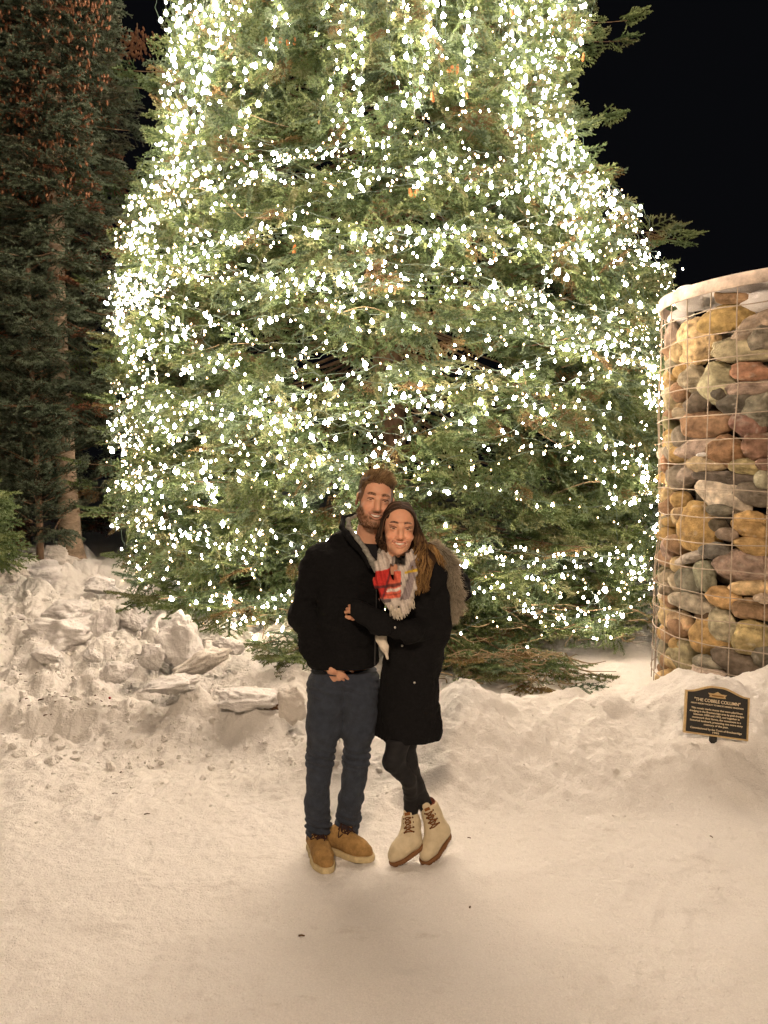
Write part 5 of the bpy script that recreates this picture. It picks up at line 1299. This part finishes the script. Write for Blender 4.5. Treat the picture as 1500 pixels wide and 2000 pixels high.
# rubber-toed boots, heels lifted
M_rub = mat("beige_rubber", (.52, .44, .29), .6, .35, mott=.12, mscale=30)
M_bsole = mat("brown_sole", (.16, .075, .03), .8)
M_blace = mat("brown_lace", (.16, .06, .02), .8)
M_cuff = mat("plaid_cuff", (.13, .035, .02), .9, mott=.5, mscale=70)
def boot(toe, heel, ank, wdt=.041):
    toe, heel, ank = (np.array(a, float) for a in (toe, heel, ank))
    ax = heel - toe; L = np.linalg.norm(ax); ax /= L; sd = np.cross(ax, [0, 0, 1]); sd /= np.linalg.norm(sd); up = np.cross(sd, ax); up *= np.sign(up[2])
    q = lambda t, s, u: toe + ax * t * L + sd * s + up * u
    lo, hi = bbox([q(-.1, -.07, -.03), q(1.1, .07, -.03), q(0, 0, .1), q(1, 0, .1), ank + [0, 0, .05]], .07); v = Vol(lo, hi, .0030)
    v.path([q(.10, 0, .030), q(.30, 0, .038), q(.60, 0, .046), q(.88, 0, .044)], [wdt * .66, wdt * .92, wdt * .88, wdt * .80], .02)
    v.cap(q(.85, 0, .05), ank, wdt * .88, wdt * 1.02, .035); v.cap(q(.45, 0, .05), ank - up * .03 - ax * .01, wdt * .7, wdt * .85, .03)
    v.half(q(.5, 0, .008), -up, .003); sn = ank - q(.85, 0, .05); sn /= np.linalg.norm(sn); v.half(ank + sn * .018, sn, .003)
    v.cap(ank - sn * .02, ank + sn * .06, wdt * .86, wdt * .86, .003, 'cut'); v.disp(.0015, 30, 6)
    V, Fq = v.mesh(); o = mk("boot", V, Fq, M_rub, wom)
    v = Vol(lo, hi, .0028); v.path([q(.10, 0, .006), q(.30, 0, .006), q(.60, 0, .006), q(.88, 0, .006)], [wdt * .80, wdt * 1.06, wdt * .98, wdt * .92], .02); v.half(q(.5, 0, .016), up, .002); v.half(q(.5, 0, -.004), -up, .002)
    for t in np.linspace(.1, .95, 12): v.cap(q(t, -.1, -.006), q(t, .1, -.006), .0055, None, .001, 'cut')
    V, Fq = v.mesh(); mk("sole", V, Fq, M_bsole, o)
    # inner cuff
    a = np.linspace(0, 2 * pi, 26)[:-1]; e1 = sd; e2 = np.cross(sn, e1); ring = []
    for u_, r in ((-.005, .90), (.030, .95), (.034, .90), (.0, .84)):
        ring.append([ank + sn * u_ + wdt * r * (np.cos(t) * e1 + np.sin(t) * e2) for t in a])
    Vc_ = np.array(ring).reshape(-1, 3); n = len(a); Fc_ = np.array([[i * n + j, i * n + (j + 1) % n, (i + 1) * n + (j + 1) % n, (i + 1) * n + j] for i in range(3) for j in range(n)]); mk("cuff", Vc_, Fc_, M_cuff, o)
    # tongue with a brown tab, laces and eyelets on the shaft's front
    bpy.context.view_layer.update()
    fr = -e2 if np.dot(-e2, [-.3, -1, 0]) > 0 else e2
    fr = np.array([-.25, -1, .1]); fr -= sn * fr.dot(sn); fr /= np.linalg.norm(fr); rt = np.cross(sn, fr)
    def on(u_, s_, lift=.003):
        p = ank + sn * u_ + rt * s_ + fr * .25; h_, n_ = surf(o, p, -fr); return None if h_ is None else h_ + fr * lift
    v = Vol(*bbox([ank - .09, ank + .09], .02), .0026)
    tg = [on(-.075, 0, 0), on(-.03, 0, .0)]; tg = [t for t in tg if t is not None]; t2 = ank + fr * wdt * 1.02 + sn * .022
    if len(tg) == 2:
        v.path([tg[0], tg[1], t2], [.012, .019, .019], .01, ys=1.0); v2d = None
        v.half(ank + fr * wdt * 1.10, fr, .002); V, Fq = v.mesh(); tn = mk("tongue", V, Fq, M_rub, o)
        R_ = np.stack([rt, fr, sn], 1); V, Fq = boxm(ank + fr * (wdt * 1.10 + .001) + sn * .012, (.026, .004, .013), R_); mk("tab", V, Fq, mat("leather_tab", (.20, .075, .02), .8), tn, smooth=False)
    parts, eyl, prev = [], [], None
    for u_ in (-.004, -.024, -.045, -.066):
        a_, b_ = on(u_, -.021), on(u_, .021)
        if a_ is None or b_ is None: continue
        m_ = (a_ + b_) / 2 + fr * .014; parts.append(tube1(crom(np.array([a_, m_, b_]), 7), .0026, 5))
        if prev is not None: parts += [tube1(crom(np.array([prev[0], (prev[2] + m_) / 2, b_]), 7), .0026, 5), tube1(crom(np.array([prev[1], (prev[2] + m_) / 2 + fr * .002, a_]), 7), .0026, 5)]
        prev = (a_, b_, m_); eyl += [a_, b_]
    if parts: V, Fs = join(parts); mk("laces", V, Fs, M_blace, o)
    for e_ in eyl: V, Fc = ICO2; mk("eyelet", V * .0042 + e_, Fc, mat("eyelet_metal", (.10, .04, .02), .4, metal=.4) if 'eyelet_metal' not in bpy.data.materials else bpy.data.materials['eyelet_metal'], o)
    return o
boot(WZ(769, 1686, .003), WZ(822, 1652, .065), AL + np.array([-.010, -.02, -.01]))
boot(WZ(829, 1686, .003), P(872, 1630, .06) , AR + np.array([.008, -.01, .0]))
# scarf
lo, hi = bbox([P(725, 1215, -.3), P(835, 1060, .05)], .03); v = Vol(lo, hi, .0032)
v.path([P(752, 1072, -.10), P(748, 1100, -.17), P(747, 1135, -.195), P(756, 1165, -.20), P(768, 1186, -.20)], [.022, .030, .034, .030, .016], .012)
v.path([P(812, 1072, -.08), P(800, 1094, -.17), P(784, 1125, -.20), P(775, 1155, -.205), P(772, 1180, -.205)], [.026, .030, .030, .028, .020], .010)
v.path([P(806, 1110, -.17), P(800, 1150, -.195), P(790, 1190, -.205)], [.022, .026, .022], .008)
v.path([P(755, 1075, -.05), P(785, 1080, -.0), P(815, 1078, -.05)], [.030, .034, .030], .02)
v.cap(P(770, 1093, -.150), P(792, 1094, -.150), .024, .024, .006)
i = np.nonzero(np.abs(v.D) < .03); X_, Y_, Z_ = v.ax[0][i[0]], v.ax[1][i[1]], v.ax[2][i[2]]
v.D[i] += (.0045 * np.sin((X_ * 1.0 + .35 * Z_ + .015 * noise(X_ * 15, Y_ * 15, Z_ * 8, 3)) * 2 * pi / .026)).astype(np.float32); v.disp(.003, 26, 5)
V, Fq = v.mesh()
o_ = P(770, 1130, -.2); x = (V[:, 0] - o_[0]) / .00229; z = -(V[:, 2] - o_[2]) / .00229           # in photo-like centimetres of cloth
u = x * .93 + z * .30 + 3 * noise(x / 22, z / 22, 0 * x, 2); w_ = z + x * .18 + 3 * noise(x / 22, z / 22, 0 * x + 4, 3)
col = np.tile([.50, .45, .40], (len(V), 1))
def band(c, lo_, hi_, a, soft=1.2): m = sstep(lo_ - soft, lo_ + soft, c) * sstep(hi_ + soft, hi_ - soft, c); return m
red = np.array([.45, .035, .03]); dk = np.array([.035, .03, .035]); gr = np.array([.26, .22, .22]); ye = np.array([.55, .38, .05]); coral = np.array([.60, .13, .08])
r1 = band(w_, -14, 34, 0) * (x < 12); col = col * (1 - r1[:, None]) + coral * r1[:, None]
r2 = band(u, -38, -8, 0) * band(w_, -22, 30, 0); col = col * (1 - r2[:, None]) + red * r2[:, None]
r3 = band(w_, 8, 13, 0) + band(w_, 24, 27, 0) * .6; r3 = np.clip(r3, 0, 1) * (x < 14); col = col * (1 - .8 * r3[:, None]) + dk * .8 * r3[:, None]
r3b = band(w_, 15, 20, 0) * (u > -8) * (x < 12); col = col * (1 - r3b[:, None]) + np.array([.66, .6, .54]) * r3b[:, None]
r4 = band(u, 20, 36, 0) * (w_ > -30) * (w_ < 40); col = col * (1 - r4[:, None]) + gr * r4[:, None]
r5 = band(w_, -12, -6, 0) * (u > 14); col = col * (1 - r5[:, None]) + ye * r5[:, None]
r6 = band(w_, 34, 42, 0) * (u < 4); col = col * (1 - r6[:, None]) + gr * .5 * r6[:, None]
r7 = band(u, -14, -10, 0) * (w_ < 34); col = col * (1 - .7 * r7[:, None]) + dk * .7 * r7[:, None]
r8 = sstep(12, 8, np.abs(x - 11)) * sstep(-22, -27, z); col = col * (1 - r8[:, None]) + np.array([.03, .028, .025]) * r8[:, None]  # neck opening darkened in the scarf colour for shade and a black shirt
col *= (1 + .12 * fbm(x * .8, z * .8, 0 * x, 2, 8))[:, None]
col[V[:, 1] > P(0, 1100, -.09)[1]] = (.05, .045, .035)
M_scarf = mat("scarf_wool", rough=.95, spec=.1, vcol=True, mott=.15, mscale=120, bump=.5, bscale=160); scf = mk("scarf", V, Fq, M_scarf, wom, col=np.clip(col, .01, .9))
S = []
for k in range(90):
    f = k / 89; px = 764 + 42 * f; py = 1180 + 8 * sin(f * 5) - 18 * max(0, f - .75); a = P(px, py, -.215 + .02 * f); e = P(px + rng.normal() * 2.5 + 1.5, py + rng.uniform(12, 25), -.222 + .01 * rng.normal()); S.append(crom(np.array([a, (a + e) / 2 + rng.normal(size=3) * .003, e]), 6))
V, Fq, _ = tubes(np.array(S), np.linspace(.0026, .0010, 6)[None], 4); mk("fringe", V, Fq, M_cream, scf)
# fur-trimmed hood lying on her shoulder
lo, hi = bbox([P(815, 1215, -.15), P(925, 1060, .25)], .03); v = Vol(lo, hi, .0045)
v.path([P(830, 1075, .05), P(862, 1090, .05), P(882, 1120, .03), P(893, 1155, .02), P(889, 1190, .01)], [.03, .045, .045, .040, .025], .03); v.path([P(800, 1075, .07), P(850, 1100, .07), P(885, 1150, .07), P(880, 1190, .05)], [.05, .06, .05, .03], .03); v.disp(.005, 12, 3)
V, Fq = v.mesh(); hd_ = mk("hood", V, Fq, M_coat, wom)
fp = crom(np.array([P(836, 1066, -.03), P(862, 1080, -.02), P(880, 1112, -.02), P(889, 1150, -.02), P(888, 1180, -.02), P(882, 1198, -.02)]), 60); frd = np.interp(np.linspace(0, 1, 60), [0, .2, .6, 1], [.024, .034, .034, .020])
rg = np.random.default_rng(2); n = 9000; k = rg.integers(0, 60, n); T = np.gradient(fp, axis=0); T /= np.linalg.norm(T, axis=1)[:, None]
rd = rg.normal(size=(n, 3)); rd -= (rd * T[k]).sum(1)[:, None] * T[k]; rd /= np.linalg.norm(rd, axis=1)[:, None]; rd[:, 1] *= .8
root_ = fp[k] + rd * (frd[k] * .55)[:, None] + T[k] * rg.uniform(-.006, .006, n)[:, None]; dr = rd + T[k] * .5 + rg.normal(size=(n, 3)) * .35 + np.array([0, 0, -.25]); dr /= np.linalg.norm(dr, axis=1)[:, None]
S = root_[:, None] + (dr + .5 * np.stack([noise(root_[:, 0] * 40, root_[:, 1] * 40, root_[:, 2] * 40, q_) for q_ in (1, 2, 3)], 1))[:, None] * (.034 * rg.uniform(.4, 1.3, (n, 1, 1))) * np.linspace(0, 1, 4)[None, :, None] + np.array([0, 0, -.006]) * (np.linspace(0, 1, 4) ** 2)[None, :, None]
k1 = np.clip(rg.uniform(0, 1, (n, 1, 1)) * .6 + .5 * (.4 + noise(root_[:, 0] * 55, root_[:, 1] * 55, root_[:, 2] * 40, 5))[:, None, None] + .25 * (rd[:, 0][:, None, None]), 0, 1); bc = np.array([.018, .015, .011]) * (1 - k1) + np.array([.24, .205, .15]) * k1; tp = np.linspace(0, 1, 4)[None, :, None] ** 2
V, Fq, C = tubes(S, np.array([.0012, .0011, .0008, .0002])[None], 3, np.broadcast_to(bc * (1 - tp) + np.array([.46, .40, .30]) * tp, S.shape))
Vb, Fb, _ = tubes(fp[None], (frd * .62)[None], 14); Cb = np.tile([.04, .034, .026], (len(Vb), 1)); V, Fq, C = cat([(V, Fq, C), (Vb, Fb, Cb)]); mk("fur_trim", V, Fq, M_hair, hd_, col=C)
# her long hair
rg = np.random.default_rng(15); strands, cols = [], []
def strand(t, side, end, lay, spread=1.0):
    """root on the parting, over the side of the head and down to 'end' (world)"""
    y = -.050 + .130 * t; zt = .036 + .080 * math.sqrt(max(0, 1 - ((y - .018) / .094) ** 2)) + .003
    g = 1 + .05 * lay; x1 = side * (.074 + .008 * lay); 
    fy = -.034 + .11 * t
    a = wh((side * .002, y, zt)); b = wh((side * .042 * g, y * .9 + .002, zt - .014 - .006 * (1 - t) + .006 * lay)); c_ = wh((x1 * .95, fy + .004, .040)); sx = .022 if side > 0 else .009; d_ = wh((side * (.077 + sx * lay), fy, -.005)); e_ = wh((side * (.078 + (.046 if side > 0 else .012) * lay), fy + .002, -.060))
    return [a, b, c_, d_, e_]
N = 1500
for i in range(N):
    t = rg.uniform(0, 1) ** .9; lay = rg.uniform(0, 1); side = 1 if rg.uniform() < .66 else -1
    if side == 1:
        f = rg.uniform(0, 1)
        if rg.uniform() < .80 or t < .3:
            px = 806 + 34 * f; py = 1158 - 22 * abs(f - .35) + rg.uniform(-22, 6); endp = P(px, py, -.20 + .06 * f + rg.normal() * .012); m1 = P(812 + 22 * f + rg.normal() * 3, 1096, -.18 + .07 * f + .02 * lay)
        else:
            endp = P(846 + 28 * f, 1072 + 44 * f + rg.normal() * 5, -.06); m1 = P(826 + 16 * f, 1060 + 6 * f, -.06)
    else:
        f = rg.uniform(0, 1); endp = P(745 + 10 * f, 1094 + rg.uniform(-8, 10), -.15 + .02 * f); m1 = P(748 + 9 * f, 1072, -.13)
    pts = strand(t, side, endp, lay) + [m1, endp]
    n = 26; q = crom(np.array(pts), n); s = np.linspace(0, 1, n); amp = .014 * sstep(.45, .85, s); ph = round(f * 7) * 1.7 + rg.normal() * .35
    q = q + amp[:, None] * np.stack([np.sin(s * 19 + ph), .8 * np.cos(s * 19 + ph), np.zeros(n)], 1) + rg.normal(size=3) * .0015
    strands.append(q); base = np.array([.030, .017, .010]) * (rg.uniform(.5, 1.5) if rg.uniform() < .7 else rg.uniform(2.5, 4.5)); tip = np.array([.34, .20, .075]) * rg.uniform(.5, 1.35) if (side == 1 and rg.uniform() < .75) else np.array([.06, .032, .016]); mx = sstep(.50, .95, s)[:, None]  # a share of strands lightened from the root as painted shine
    cols.append(base * (1 - mx) + tip * mx)
r = np.array([.0024] * 18 + list(np.linspace(.0022, .0004, 8)))[None] * rg.uniform(.6, 1.35, (N, 1))
V, Fq, C = tubes(np.array(strands), r, 4, np.array(cols))
v = Vol(*bbox([P(735, 1130, -.28), P(850, 970, .12)], .04), .0035)
def bulk(c0, rr): v.ell(wh(c0), rr, .02, rot=wR)
bulk((0, .026, .036), (.073, .092, .079))
v.path([wh((.058, .035, .045)), wh((.072, .038, -.01)), wh((.084, .036, -.07)), P(834, 1094, -.06), P(830, 1135, -.12)], [.024, .030, .038, .036, .014], .02)
v.path([wh((-.062, .030, .03)), wh((-.064, .032, -.03)), wh((-.062, .03, -.09)), P(750, 1085, -.10)], [.016, .018, .016, .010], .02); v.disp(.003, (60, 60, 14), 3)
# keep the face clear
Rh = wR; v.ell(wh((0, -.085, -.022)), (.0590, .090, .108), .004, 'cut', rot=Rh)
V2, F2 = v.mesh(); lz = (V2 - wc)[:, 2]; C2 = np.array([.018, .010, .007])[None] * (1 + .4 * fbm(V2[:, 0] * 150, V2[:, 1] * 150, V2[:, 2] * 12, 2, 3))[:, None] + np.array([.05, .028, .010]) * sstep(-.08, -.2, lz)[:, None]
V, Fq, C = cat([(V, Fq, C), (V2, F2, np.clip(C2, .002, 1))]); mk("hair", V, Fq, M_hair, wom, col=C)
